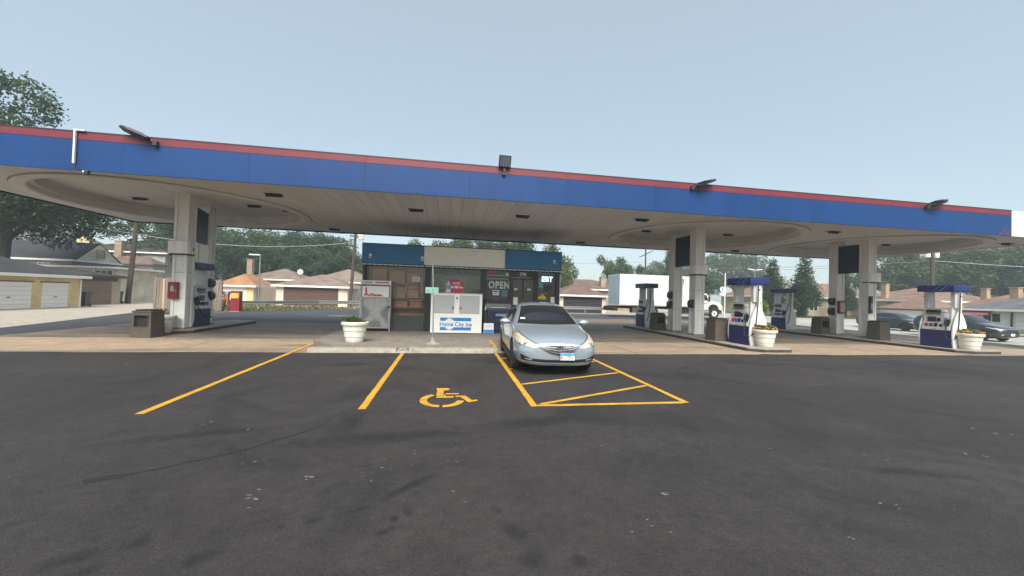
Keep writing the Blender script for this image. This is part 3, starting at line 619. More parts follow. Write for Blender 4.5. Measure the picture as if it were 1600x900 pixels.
def pot(x, y, z, s, label, kind, group='white ribbed planters'):
    t = thing('planter', label, 'planter', (x, y, z), 0, group); k = s
    MB().lathe([(r*k, h*k) for r, h in POT], 32).build('pot', 'pot', t, smooth=True); MB().lathe([(.325*k, .545*k), (.2*k, .56*k), (0, .57*k)], 20).build('soil', 'soil', t)
    rs = np.random.RandomState(int(abs(x*100)))
    if kind == 'flowers':
        v, f = leafquads(260, lambda r: (lambda a, d: (d*math.cos(a)*k, d*math.sin(a)*k, (.58+r.uniform(0, .17))*k))(r.uniform(0, 6.28), .32*r.uniform(0, 1)**.5), .05*k, rs); link('foliage', npmesh('foliage', v, f), 'leaf_small', t)
        for nm_, mt, cnt in (('orange_blooms', 'flower_orange', 60), ('yellow_blooms', 'flower_yellow', 34)):
            mb = MB()
            for _ in range(cnt):
                a = rs.uniform(0, 6.28); d = .36*rs.uniform(0, 1)**.5; r = rs.uniform(.025, .045)*k
                mb.lathe([(.3*r, -.5*r), (r, 0), (.8*r, .5*r), (0, .6*r)], 7, (d*math.cos(a)*k, d*math.sin(a)*k, (.60+rs.uniform(0, .12)*(1-d))*k))
            mb.build(nm_, mt, t)
    elif kind == 'shrub':
        v, f = leafquads(700, lambda r: ((lambda a, d: (-.10*k+d*math.cos(a)*k, d*math.sin(a)*k, (.57+r.uniform(0, .22)*(1-d*1.5))*k))(r.uniform(0, 6.28), .30*r.uniform(0, 1)**.5)), .035*k, rs); link('foliage', npmesh('foliage', v, f), 'leaf_small', t)
        v, f = leafquads(120, lambda r: (.2*k+r.uniform(-.12, .12)*k, r.uniform(-.2, .2)*k, (.57+r.uniform(0, .05))*k), .03*k, rs); link('dead_leaves', npmesh('dead_leaves', v, f), 'soil', t)
    return t
pot(-2.75, 12.35, .12, 1.03, 'white planter with a small green shrub on the shop walkway', 'shrub')
pot(-9.66, 15.08, .03, 1.0, 'empty white planter at the foot of the left front column', 'bare')
pot(11.15, 11.98, .12, 1.0, 'white planter of orange flowers beside the middle island pump', 'flowers')
pot(19.75, 11.62, .12, 1.02, 'white planter of orange flowers beside the rightmost pump', 'flowers')
# ------------------------------------------------------------------ walkway in front of the shop
wk = MB().prism([(-3.1, 11.5), (1.42, 11.45), (1.42, 13.2), (5.0, 13.2), (5.0, 16.0), (-4.05, 16.0), (-4.05, 12.75)], -.1, .12, 'XY')
wko = struct('shop_walkway', wk, C4)
def kerb_block(x0, x1, y0, y1, h, seed):
    r = random.Random(seed); n_ = int((x1-x0)/.12)+2; v = []; f = []
    for i in range(n_):
        x = lerp(x0, x1, i/(n_-1)); j = lambda s: r.uniform(-s, s)
        v += [(x, y0-.02+j(.008), 0), (x, y0+j(.012), h-.03+j(.01)), (x, y0+.05+j(.012), h+j(.008)), (x, y1-.03+j(.015), h+j(.008)), (x, y1+j(.01), 0)]
        if i:
            a = 5*(i-1); b_ = 5*i; f += [(a+k, a+k+1, b_+k+1, b_+k) for k in range(4)]
    f += [(0, 1, 2, 3, 4), tuple(5*(n_-1)+k for k in range(5))[::-1]]
    MB().add(v, f).build('kerb_block', 'kerb_concrete', wko)
kerb_block(-3.62, -1.35, 10.96, 11.36, .105, 1); kerb_block(-1.0, 1.45, 10.96, 11.36, .115, 2); kerb_block(-1.36, -.98, 10.97, 11.15, .045, 5)
rb = random.Random(4)
for i in range(26):
    x, y = (rb.uniform(-1.5, -.75), rb.uniform(11.2, 11.5)) if i < 16 else ((rb.uniform(-3.5, -2.9), rb.uniform(11.35, 11.7)) if i < 22 else (rb.uniform(1.2, 1.6), rb.uniform(11.3, 11.7)))
    s = rb.uniform(.03, .09); M = T(x, y, .0) @ RZ(rb.uniform(0, 3)) @ RX(rb.uniform(-.4, .4))
    MB().prism([(-s, -s*.6), (s*.5, -s*.8), (s, .2*s), (.2*s, s*.7), (-s*.8, s*.5)], 0, s*.9, 'XY', M).build('rubble', 'kerb_concrete', wko)
MB().box(-3.1, 1.4, 11.36, 11.47, -.02, .035).build('earth_gap', 'soil', wko)
MB().box(1.424, 1.52, 11.62, 13.1, 0, .118).build('painted_edge', 'yellow_line', wko)

# ------------------------------------------------------------------ the shop
mat('shop_blue', (.014, .14, .30), .5, var=.15, scale=1.5); mat('shop_cream', (.74, .71, .62), .55, var=.08)
mat('frame_dark', (.016, .015, .015), .4, var=.3); mat('shop_wall', (.045, .04, .038), .7, var=.2); mat('cardboard', (.52, .28, .17), .85, var=.25); mat('brown_board', (.50, .25, .16), .8, var=.25, scale=2)
mat('inner_pale', (.52, .60, .52), .7, var=.25, scale=3); mat('led_white', (.8, .8, .8), .5, var=.3, scale=30); mat('dark_green_panel', (.045, .048, .042), .6, var=.25)
glass('shop_glass', (.95, .97, .96), -.015, .97)
SX0, SX1, SY0, SY1 = -3.35, 4.77, 16.0, 19.7
shop = thing('shop_building', 'small flat-roofed shop with blue and cream fascia under the canopy', 'shop', (0, 0, 0))
MB().box(SX0, SX0+.12, SY0+.02, SY1, .0, 2.75).build('wall', 'shop_wall', shop); MB().box(SX1-.12, SX1, SY0+.02, SY1, .0, 2.75).build('wall', 'shop_wall', shop)
MB().box(SX0, SX1, SY1, SY1+.12, .0, 2.75).build('wall', 'shop_wall', shop)
MB().box(SX0+.02, SX1-.02, SY0+.05, SY1+.1, 2.76, 3.40).build('roof', 'shop_wall', shop)
MB().box(SX0+.12, SX1-.12, SY0+.03, SY1, .06, .122).build('floor', 'walk_concrete', shop)
MB().box(.2, 1.1, 17.2, 18.1, 3.4, 3.68).build('roof_unit', 'galvanised', shop)
for a, c, mt in ((SX0-.03, -.99, 'shop_blue'), (-.985, 2.325, 'shop_cream'), (2.33, SX1+.03, 'shop_blue')):
    MB().cbox(a, c, SY0-.12, SY0+.05, 2.80, 3.56, .012).build('fascia_panel', mt, shop)
MB().box(SX0-.03, SX1+.03, SY0-.13, SY0+.05, 3.562, 3.59).build('fascia_cap', 'frame_dark', shop)
MB().box(SX0-.03, SX1+.03, SY0-.10, SY0+.04, 2.72, 2.797).build('fascia_base', 'frame_dark', shop)
led = MB(); x = SX0
while x < SX1-.1: led.box(x, x+.17, SY0-.112, SY0-.102, 2.735, 2.762); x += .2
z = .3
while z < 2.6: led.box(SX1-.02, SX1+.01, SY0-.03, SY0-.02, z, z+.15); z += .18
tag(led.build('light_strip', 'led_white', shop), kind='stuff')
for c, w, y in ((SX0+.06, .12, .0), (-.82, .20, -.02), (1.46, .22, -.02), (2.60, .08, -.01), (3.74, .10, -.01), (4.66, .18, -.01)):
    MB().box(c-w/2, c+w/2, SY0+y, SY0+.10, .12, 2.72).build('mullion', 'frame_dark', shop)
# left bay: counter glass with shelves and boxes behind
gl = MB().box(-3.2, -.93, SY0+.04, SY0+.05, .75, 2.70).build('window', 'shop_glass', shop)
MB().box(-3.23, -.93, SY0+.02, SY0+.06, .12, .74).build('lower_panel', 'dark_green_panel', shop)
for z in (.95, 1.30): MB().box(-2.3, -.93, SY0-.02, SY0+.02, z, z+.035).build('window_rail', 'frame_dark', shop)
MB().box(-3.2, -.95, SY0+.50, SY0+.53, .12, 2.72).build('back_board', 'brown_board', shop)
for z in (1.05, 1.45, 2.0): MB().box(-3.2, -.95, SY0+.12, SY0+.49, z, z+.03).build('shelf', 'brown_board', shop)
rb = random.Random(9)
for (x, z, w, h) in ((-3.0, 1.48, .9, .5), (-2.05, 1.48, .35, .4), (-1.62, 1.48, .45, .30), (-1.62, 1.79, .42, .18), (-3.0, 2.04, .55, .55), (-2.35, 2.04, .6, .5), (-1.65, 2.04, .5, .4), (-2.9, 1.09, .6, .3), (-2.1, 1.09, .5, .25), (-1.5, 1.09, .45, .28)):
    t = MB().cbox(x, x+w, SY0+.14+rb.uniform(0, .08), SY0+.48, z, z+h, .01).build('cardboard_box', 'cardboard'); tag(t, None, 'box', 'cardboard boxes behind the left shop window')
    t['label'] = {(-3.0, 1.48): 'largest cardboard box behind the left shop window, above the gas cage', (-2.05, 1.48): 'tall narrow cardboard box on the middle shelf of the left shop window', (-1.62, 1.48): 'lower of two stacked cardboard boxes at right of the left shop window', (-1.62, 1.79): 'flat cardboard box stacked on another in the left shop window',
                  (-3.0, 2.04): 'cardboard box at left end of the top shelf in the left shop window', (-2.35, 2.04): 'middle cardboard box on the top shelf of the left shop window', (-1.65, 2.04): 'cardboard box at right end of the top shelf behind the small notice', (-2.9, 1.09): 'cardboard box on the bottom shelf hidden behind the gas cage', (-2.1, 1.09): 'middle cardboard box on the bottom shelf of the left shop window', (-1.5, 1.09): 'right-hand cardboard box on the bottom shelf of the left shop window'}[(x, z)]
MB().box(-1.42, -1.12, SY0+.028, SY0+.034, 2.12, 2.32).build('notice', 'paper', shop)
nl = MB()
for k in range(4): nl.box(-1.39, -1.15, SY0+.025, SY0+.0275, 2.155+k*.04, 2.168+k*.04)
nl.build('notice_lines', 'print_dark', shop)
MB().tube([(-1.66, SY0+.02, 1.62), (-1.66, SY0+.02, 2.0)], .015, 6).tube([(-1.05, SY0+.02, 1.62), (-1.05, SY0+.02, 2.3)], .015, 6).build('window_bar', 'steel', shop)
# second bay: security mesh
MB().box(-.72, 1.36, SY0+.04, SY0+.05, .75, 2.70).build('window', 'shop_glass', shop); MB().box(-.72, 1.36, SY0+.02, SY0+.06, .12, .74).build('lower_panel', 'dark_green_panel', shop)
ms = MB()
for k in range(24): x = -.68+k*.088; ms.box(x, x+.012, SY0+.20, SY0+.21, 1.0, 2.45)
for k in range(17): z = 1.0+k*.088; ms.box(-.7, 1.35, SY0+.212, SY0+.222, z, z+.012)
ms.build('security_mesh', 'frame_dark', shop)
MB().box(-.72, 1.38, SY0+.55, SY0+.58, .12, 2.5).build('back_board', 'inner_pale', shop); MB().box(-.72, 1.38, SY0+.30, SY0+.54, 2.5, 2.7).build('valance', 'dark_metal', shop)
MB().cbox(-.45, .05, SY0+.30, SY0+.50, 1.4, 2.35, .02).build('display_case', 'galvanised', shop); MB().cbox(1.02, 1.34, SY0+.10, SY0+.19, 1.55, 1.85, .01).build('till_screen', 'black_plastic', shop)
# third bay: OPEN lettering
MB().box(1.58, 2.56, SY0+.04, SY0+.05, .12, 2.70).build('window', 'shop_glass', shop); MB().box(1.58, 2.58, SY0+.5, SY0+.53, .12, 2.7).build('back_board', 'shop_wall', shop)
for z in (1.0, 2.35, 2.5): MB().box(1.6, 2.55, SY0+.25, SY0+.48, z, z+.03).build('shelf', 'galvanised', shop)
op = MB()
text('open_lettering', 'OPEN', .40, mat('letter_white', (.62, .62, .6), .6), shop, (2.13, SY0+.034, 2.08), ext=.002, sx=.80, bold=.016, sp=1.14)
MB().box(1.86, 2.14, SY0+.028, SY0+.034, 1.66, 1.88).build('notice', 'paper', shop); MB().box(1.89, 2.11, SY0+.025, SY0+.0275, 1.80, 1.845).box(1.89, 2.05, SY0+.025, SY0+.0275, 1.72, 1.735).build('notice_lines', 'print_dark', shop)
MB().box(2.24, 2.50, SY0+.028, SY0+.034, 1.62, 1.88).build('notice', mat('teal_print', (.10, .22, .27), .5), shop); MB().box(1.62, 1.98, SY0+.022, SY0+.032, 2.60, 2.70).build('red_sticker', mat('faded_red', (.42, .10, .08), .6), shop); MB().box(2.4, 2.52, SY0+.026, SY0+.034, 2.48, 2.62).build('notice', mat('cream_paper', (.5, .47, .33), .6), shop)
# door
dr = MB().box(2.66, 3.67, SY0+.03, SY0+.035, .14, 2.40).build('door', glass('door_glass', (.10, .09, .10), .02, .5), shop)
MB().box(2.645, 2.72, SY0, SY0+.06, .13, 2.42).box(3.61, 3.685, SY0, SY0+.06, .13, 2.42).box(2.72, 3.61, SY0, SY0+.06, 2.34, 2.42).box(2.72, 3.61, SY0, SY0+.06, .13, .32).box(3.12, 3.18, SY0+.01, SY0+.05, .32, 2.34).build('door_frame', 'frame_dark', dr)
MB().box(2.66, 3.67, SY0+.02, SY0+.05, 2.44, 2.70).build('transom', 'dark_metal', shop); MB().box(2.66, 3.5, SY0-.005, SY0+.0, 2.425, 2.445).build('door_closer', 'galvanised', shop)
text('house_number', '1741', .20, MATS['letter_white'], shop, (3.14, SY0+.014, 2.575), ext=.003, sx=.8, bold=.008)
for x in (2.76, 3.33): MB().box(x, x+.15, SY0-.006, SY0-.002, 1.90, 1.985).build('door_sticker', mat('pale_green', (.55, .66, .60), .5), dr)
MB().box(2.74, 2.93, SY0-.006, SY0-.002, 1.28, 1.60).build('door_notice', 'paper', dr); MB().lathe([(.03, -.004), (.03, -.002)], 12, (3.22, SY0, 2.14), 'Y').build('door_bell', 'galvanised', dr)
MB().tube([(3.10, SY0-.01, 1.0), (3.10, SY0-.06, 1.05), (3.10, SY0-.06, 1.45), (3.10, SY0-.01, 1.5)], .012, 8).build('door_handle', 'steel', dr)
# right bay
MB().box(3.80, 4.56, SY0+.04, SY0+.05, .12, 2.70).build('window', 'shop_glass', shop); MB().box(3.80, 4.6, SY0+.5, SY0+.53, .12, 2.7).build('back_board', 'shop_wall', shop)
eb = text('neon_sign', 'EBT', .30, mat('neon_white', (.5, .7, 1), .5, emit=(.45, .65, 1), es=2.6), None, (4.20, SY0+.028, 2.40), ext=.006, sx=.98, bold=.002)
tag(eb, 'glowing blue-white EBT sign in the right shop window', 'neon sign')
MB().box(3.84, 4.02, SY0+.028, SY0+.034, 2.04, 2.40).build('notice', mat('teal_paper', (.12, .36, .35), .6), shop); MB().box(4.08, 4.42, SY0+.03, SY0+.034, 1.90, 2.16).build('notice', 'dark_green_panel', shop)
MB().lathe([(.02, -.002), (.02, .0)], 4, (4.2, SY0+.03, 1.8), 'Y').build('sticker', 'paper', shop)
MB().prism([(3.84, 1.55), (3.80, 1.62), (3.92, 1.70), (4.02, 1.74), (4.10, 1.70), (4.20, 1.62), (4.16, 1.54)], SY0+.026, SY0+.033).build('yellow_sticker', 'btn_yellow', shop); MB().box(3.90, 4.10, SY0+.022, SY0+.0255, 1.72, 1.80).build('orange_sticker', 'faded_red', shop)
MB().box(4.38, 4.55, SY0+.026, SY0+.033, 1.38, 1.66).build('notice', 'paper', shop); MB().box(3.80, 4.1, SY0+.026, SY0+.033, 1.36, 1.42).build('notice', 'paper', shop)
for (x, z, s, w) in ((SX0+.30, 3.06, 1, 'left end of the blue shop fascia'), (-1.05, 3.03, 1, 'joint of the blue and cream shop fascia'), (4.45, 3.14, -1, 'right end of the blue shop fascia')):
    t = thing('security_camera', 'small white dome camera at the %s' % w, 'camera', (x, SY0-.12, z)); MB().lathe([(.06, 0), (.06, -.03), (.03, -.05)], 12, (0, 0, .05), 'Y').build('mount', 'fascia_white', t)
    MB().lathe([(.0, -.16), (.05, -.15), (.062, -.10), (.055, -.04), (.03, -.02)], 12, (0, 0, -.03), 'Y').build('body', 'fascia_white', t, smooth=True); MB().lathe([(.0, -.168), (.03, -.165), (.034, -.15)], 12, (.0, 0, -.03), 'Y').build('lens', 'screen_dark', t)
    if x < 0 and x > -2: MB().tube([(0, -.02, -.06), (.06, -.03, -.16), (.12, -.02, -.25), (.12, .0, -.34)], .01, 6).build('cable', 'cable', t)

# ------------------------------------------------------------------ things in front of the shop
ic = thing('ice_freezer', 'white ice freezer with grey doors and blue lettering in front of the shop', 'ice freezer', (.37, 15.55, .12))
mat('freezer_white', (.80, .80, .74), .45, var=.06); mat('freezer_grey', (.42, .42, .42), .45, metal=.2, var=.06)
MB().prism([(-.40, .03), (.40, .03), (.40, 1.55), (-.22, 1.55), (-.40, .80)][:0] or [(-.40, .03), (.40, .03), (.40, 1.55), (-.40, 1.55)], -.99, .99, 'YZ').build('body', 'freezer_white', ic)
MB().box(-.96, .96, -.36, .38, 0, .03).build('plinth', 'dark_metal', ic); MB().cbox(-1.0, 1.0, -.42, .42, 1.552, 1.58, .01).build('top', 'freezer_grey', ic)
for s in (-1, 1):
    a, c = sorted((s*.10, s*.885)); d = MB().cbox(a, c, -.43, -.402, .80, 1.50, .012).build('door', 'freezer_grey', ic)
    a, c = sorted((s*.115, s*.18)); MB().cbox(a, c, -.47, -.43, 1.05, 1.17, .01).build('handle', 'steel', d); MB().box(a, c, -.445, -.431, .96, 1.01).build('hinge', 'dark_metal', d)
MB().box(-.055, .055, -.405, -.4015, 1.20, 1.47).build('price_tag', 'paper', ic); MB().box(-.045, .045, -.408, -.4055, 1.34, 1.43).build('price_band', 'stripe_pale', ic)
for z0, z1 in ((.13, .25), (.49, .62)): MB().box(-.62, .58, -.405, -.4015, z0, z1).build('banner_band', 'print_blue', ic)
sf = MB(); sf.prism([(-.26+(.21 if k % 2 else .17)*math.cos(k*PI/12), .37+(.25 if k % 2 else .20)*math.sin(k*PI/12)) for k in range(24)], -.4085, -.4055).build('snowflake', 'paper', ic)
sp = MB()
for k in range(6): a = k*PI/3; sp.prism([(-.26+.14*math.cos(a)-.012*math.sin(a), .37+.17*math.sin(a)+.012*math.cos(a)), (-.26+.14*math.cos(a)+.012*math.sin(a), .37+.17*math.sin(a)-.012*math.cos(a)), (-.26+.19*math.cos(a), .37+.22*math.sin(a))], -.4105, -.409)
sp.build('snowflake_points', 'stripe_pale', ic)
text('lettering', 'Home City Ice', .225, 'print_blue', ic, (-.02, -.412, .36), ext=.0015, sx=.93, bold=.004)
ra = thing('ice_price_sign', 'red arched advertising sign with a bottle standing on the ice freezer', 'sign', (.26, 15.45, 1.70))
arch = [(-.36, 0), (.36, 0), (.36, .28), (.33, .38), (.26, .47), (.15, .535), (0, .56), (-.15, .535), (-.26, .47), (-.33, .38), (-.36, .28)]
MB().prism(arch, -.012, .012).build('board', mat('sign_red', (.45, .03, .05), .5, var=.12), ra); MB().prism([(a*1.06, b_*1.03) for a, b_ in arch], .013, .03).build('backing', mat('sign_grey', (.35, .32, .3), .6), ra)
MB().prism([(-.32, .02), (-.15, .02), (-.15, .33), (-.20, .39), (-.215, .46), (-.255, .46), (-.27, .39), (-.32, .33)], -.017, -.0125).build('bottle', mat('bottle_pale', (.55, .58, .62), .4), ra); MB().box(-.315, -.155, -.02, -.0175, .15, .33).build('bottle_label', mat('bottle_blue', (.10, .28, .42), .4), ra)
tl = MB()
for x, w, z, h in ((-.09, .13, .40, .022), (.06, .15, .40, .03), (-.05, .10, .35, .02), (.07, .17, .35, .02), (-.12, .08, .19, .09), (.01, .05, .19, .10), (.07, .05, .19, .10), (.13, .03, .19, .10), (.20, .03, .19, .10), (.24, .04, .19, .07), (.29, .04, .19, .07)): tl.box(x, x+w, -.016, -.0125, z, z+h)
tl.build('lettering', 'paper', ra)
cg = thing('gas_cage', 'galvanised propane exchange cage with red and white signs at the shop corner', 'gas cage', (-2.76, 15.86, .12))
for sx in (-.55, .55):
    for sy in (-.2, .2): MB().box(sx-.025, sx+.025, sy-.025, sy+.025, 0, 1.97).build('leg', 'galvanised', cg)
MB().box(-.52, .52, -.17, .19, .12, .15).box(-.52, .52, -.17, .19, 1.93, 1.96).box(-.52, .52, -.17, .19, 1.30, 1.32).build('shelf', 'galvanised', cg)
MB().box(-.57, .57, -.24, -.225, 1.82, 1.98).build('header', 'paper', cg); MB().box(-.50, -.12, -.243, -.2405, 1.85, 1.94).build('header_text_panel', mat('faded_pink', (.5, .36, .34), .6), cg)
ht = MB()
for k in range(12): ht.box(-.02+k*.043, .015+k*.043, -.243, -.2405, 1.86+(k % 3)*.008, 1.94-(k % 2)*.012)
ht.build('header_lettering', mat('faded_print', (.48, .12, .13), .6), cg)
po = MB().box(-.50, .50, -.232, -.226, 1.34, 1.76).build('poster', 'paper', cg)
MB().prism([(-.44, 1.42), (-.46, 1.38), (-.28, 1.38), (-.31, 1.47), (-.33, 1.70), (-.39, 1.70), (-.39, 1.47)], -.236, -.2325).prism([(-.26, 1.37), (-.30, 1.42), (-.12, 1.50), (-.06, 1.455), (.08, 1.43), (.10, 1.47), (.34, 1.375), (.15, 1.365)], -.236, -.2325).build('poster_print', 'print_red', cg)
MB().prism([(-.24, 1.42), (-.15, 1.455), (-.05, 1.42), (-.12, 1.40)], -.2385, -.2362).build('poster_print', mat('poster_grey', (.45, .4, .36), .6), cg)
MB().box(-.53, .53, -.236, -.21, 1.28, 1.33).box(-.53, -.49, -.236, -.21, .14, 1.28).box(.49, .53, -.236, -.21, .14, 1.28).box(-.53, .53, -.236, -.21, .12, .17).build('door_frame', 'galvanised', cg)
# door: solid cross-shaped plate, punched corners
pc = MB().prism([(-.49, .18), (-.30, .18), (0, .55), (.30, .18), (.49, .18), (.49, .34), (.22, .70), (.49, 1.05), (.38, 1.27), (-.38, 1.27), (-.49, 1.05), (-.22, .70), (-.49, .34)], -.222, -.212); pc.build('door_plate', 'galvanised', cg)
MB().box(-.49, .49, -.2115, -.205, .17, 1.28).build('door_back', mat('mesh_grey', (.24, .24, .235), .6, metal=.3), cg)
pm = MB()
for i in range(21):
    for j in range(23):
        x, z = -.48+i*.048, .19+j*.048
        if (i+j) % 2 == 0: pm.box(x-.017, x+.017, -.2245, -.2110, z-.017, z+.017) if (abs(x) > .14+abs(z-.70)*.75) or z < .42 and abs(x) < .2 else None
pm.build('perforations', 'dark_metal', cg)
MB().box(.46, .56, -.26, -.237, .93, .99).tube([(.50, -.25, .93), (.48, -.26, .88), (.5, -.26, .85)], .015, 6).build('padlock', 'dark_metal', cg)
bk = MB().box(-.53, .53, .20, .212, .14, 1.95).box(-.575, -.565, -.19, .19, .14, 1.95).box(.565, .575, -.19, .19, .14, 1.95).build('side_panel', 'galvanised', cg)
sg = thing('sign_post', 'thin white post with small green sign in front of the ice freezer', 'sign post', (-.40, 12.06, .12))
MB().tube([(0, 0, .0), (-.02, .0, 1.2), (-.075, 0, 2.42)], .021, 10).build('post', 'galvanised', sg, smooth=True)
MB().lathe([(.21, 0), (.20, .015), (.10, .03), (.065, .08), (.05, .16), (.035, .20)], 20).build('base', 'kerb_concrete', sg, smooth=True); MB().tube([(0, -.04, .1), (.03, -.04, .2)], .014, 6).build('base_bolt', 'galvanised', sg)
MB().cbox(-.27, .125, -.05, -.035, 1.545, 1.73, .004).build('sign_plate', 'sign_green', sg)
MB().box(-.235, -.15, -.053, -.0505, 1.58, 1.66).box(-.08, -.02, -.053, -.0505, 1.62, 1.70).box(-.1, .02, -.053, -.0505, 1.58, 1.60).box(.05, .10, -.053, -.0505, 1.64, 1.66).box(.05, .10, -.053, -.0505, 1.59, 1.605).build('sign_marks', mat('sign_mark', (.12, .32, .24), .5), sg)
ab = thing('advert_board', 'small white and blue printed board standing right of the ice freezer', 'sign', (1.66, 15.28, .12)); M = RX(-.10)
MB().cbox(-.20, .20, -.012, .012, .02, .42, .004, M).build('board', 'paper', ab); MB().box(-.19, .19, -.016, -.0125, .03, .16, M).build('blue_band', 'print_blue', ab)
MB().box(-.14, .12, -.016, -.0125, .33, .345, M).box(-.15, .13, -.016, -.0125, .28, .295, M).box(-.15, .13, -.016, -.0125, .22, .235, M).build('text_lines', 'faded_pink', ab); MB().box(-.19, -.16, .03, .05, 0, .38).box(.16, .19, .03, .05, 0, .38).build('legs', 'galvanised', ab)
gr = thing('storage_chest', 'navy chest with curved grey lid beside the shop door', 'storage chest', (2.03, 15.62, .12))
MB().cbox(-.44, .46, -.28, .28, .10, .98, .03).build('body', mat('chest_navy', (.010, .012, .042), .4, var=.3), gr); MB().box(-.40, .42, -.25, .25, 0, .1).build('base', 'black_plastic', gr)
MB().prism([(-.30, 1.0), (.30, 1.0), (.30, 1.16), (.22, 1.30), (.05, 1.38), (-.12, 1.34), (-.26, 1.20)], -.50, .52, 'YZ').build('lid', mat('lid_grey', (.08, .08, .08), .4, metal=.4, var=.2), gr)
MB().lathe([(.045, -.32), (.045, -.30)], 12, (.0, .06, 1.24), 'Y').build('gauge', 'black_plastic', gr); MB().box(-.3, .3, -.34, -.31, 1.03, 1.06).build('handle', 'steel', gr)
MB().box(-.1, .25, -.295, -.281, .70, .80).build('label_band', 'stripe_pale', gr)
t = thing('bottle', 'small pale bottle standing between ice freezer and navy chest', 'bottle', (1.53, 15.4, 1.05)); MB().lathe([(.04, 0), (.045, .02), (.045, .14), (.02, .2), (.018, .26), (0, .26)], 12).build('bottle_body', mat('amber', (.35, .28, .16), .3), t, smooth=True); MB().lathe([(.046, .04), (.046, .12)], 12).build('bottle_label', 'paper', t)
t = thing('post_stub', 'short dark stand holding a bottle beside the ice freezer', 'stand', (1.53, 15.4, .12)); MB().box(-.05, .05, -.05, .05, 0, .9).build('stem', 'black_plastic', t); MB().box(-.09, .09, -.09, .09, .9, .93).build('shelf', 'black_plastic', t)
# ------------------------------------------------------------------ vehicles
mat('car_silver', (.37, .44, .50), .28, metal=.55, var=.03, coat=1); mat('car_dark', (.022, .024, .028), .3, metal=.3, var=.05, coat=1); mat('car_navy', (.010, .012, .018), .3, metal=.3, var=.05, coat=1)
mat('car_glass', (.012, .014, .016), .06, var=.1, spec=.8); mat('chrome', (.75, .75, .74), .15, metal=1, var=.05); mat('lamp_clear', (.50, .47, .37), .22, var=.45, scale=16, coat=.6); mat('lamp_amber', (.60, .32, .12), .25)
mat('grille_black', (.012, .012, .013), .5); mat('rim_silver', (.55, .55, .55), .4, metal=.4); mat('lamp_red', (.30, .01, .01), .2, coat=1); mat('plate_blue', (.10, .36, .62), .4, var=.4, scale=9); mat('plate_white', (.72, .70, .66), .4)
SEDAN = [
 (0.00, .27, [(.40, .27), (.48, .34), (.53, .46), (.50, .57), (.40, .625), (.24, .635), (0, .64)]),
 (0.07, .22, [(.57, .22), (.67, .31), (.71, .46), (.67, .60), (.55, .665), (.32, .69), (0, .70)]),
 (0.20, .19, [(.68, .19), (.81, .31), (.84, .50), (.79, .665), (.66, .735), (.38, .765), (0, .775)]),
 (0.45, .17, [(.74, .17), (.885, .30), (.905, .55), (.86, .75), (.71, .815), (.40, .845), (0, .855)]),
 (0.85, .17, [(.76, .17), (.905, .29), (.918, .58), (.875, .825), (.74, .89), (.42, .92), (0, .93)]),
 (1.22, .17, [(.78, .17), (.905, .28), (.92, .60), (.885, .885), (.775, .945), (.45, .98), (0, .99)]),
 (1.42, .17, [(.78, .17), (.905, .28), (.92, .60), (.89, .905), (.76, 1.02), (.50, 1.085), (0, 1.105)]),
 (1.75, .17, [(.78, .17), (.905, .28), (.92, .60), (.89, .925), (.705, 1.20), (.50, 1.27), (0, 1.29)]),
 (2.08, .17, [(.78, .17), (.905, .28), (.92, .60), (.888, .935), (.65, 1.345), (.46, 1.41), (0, 1.43)]),
 (2.50, .17, [(.78, .17), (.905, .28), (.92, .60), (.888, .945), (.62, 1.40), (.42, 1.462), (0, 1.478)]),
 (2.95, .17, [(.78, .17), (.905, .28), (.92, .60), (.888, .955), (.61, 1.392), (.42, 1.455), (0, 1.472)]),
 (3.40, .17, [(.78, .17), (.905, .28), (.92, .62), (.885, .97), (.605, 1.345), (.42, 1.405), (0, 1.42)]),
 (3.80, .18, [(.78, .18), (.905, .30), (.92, .63), (.88, .99), (.615, 1.24), (.44, 1.29), (0, 1.305)]),
 (4.15, .20, [(.76, .20), (.895, .32), (.91, .64), (.87, 1.01), (.67, 1.10), (.48, 1.135), (0, 1.145)]),
 (4.45, .22, [(.72, .22), (.86, .34), (.885, .64), (.855, 1.015), (.71, 1.075), (.48, 1.09), (0, 1.10)]),
 (4.70, .26, [(.64, .26), (.78, .38), (.82, .62), (.80, .97), (.68, 1.045), (.45, 1.065), (0, 1.075)]),
 (4.82, .33, [(.50, .33), (.66, .42), (.70, .62), (.68, .90), (.58, .97), (.40, .99), (0, 1.00)])]
def crossover(tb):
    out = []
    for d, zb, pts in tb:
        q = []
        for i, (w, z) in enumerate(pts):
            z2 = z*1.10+.02
            if d > 3.0 and i >= 4: z2 = z2+lerp(0, .22, sst(3.0, 4.3, d))*(1 if d < 4.6 else .45)
            q.append((w, z2))
        out.append((d, zb+.05, q))
    return out
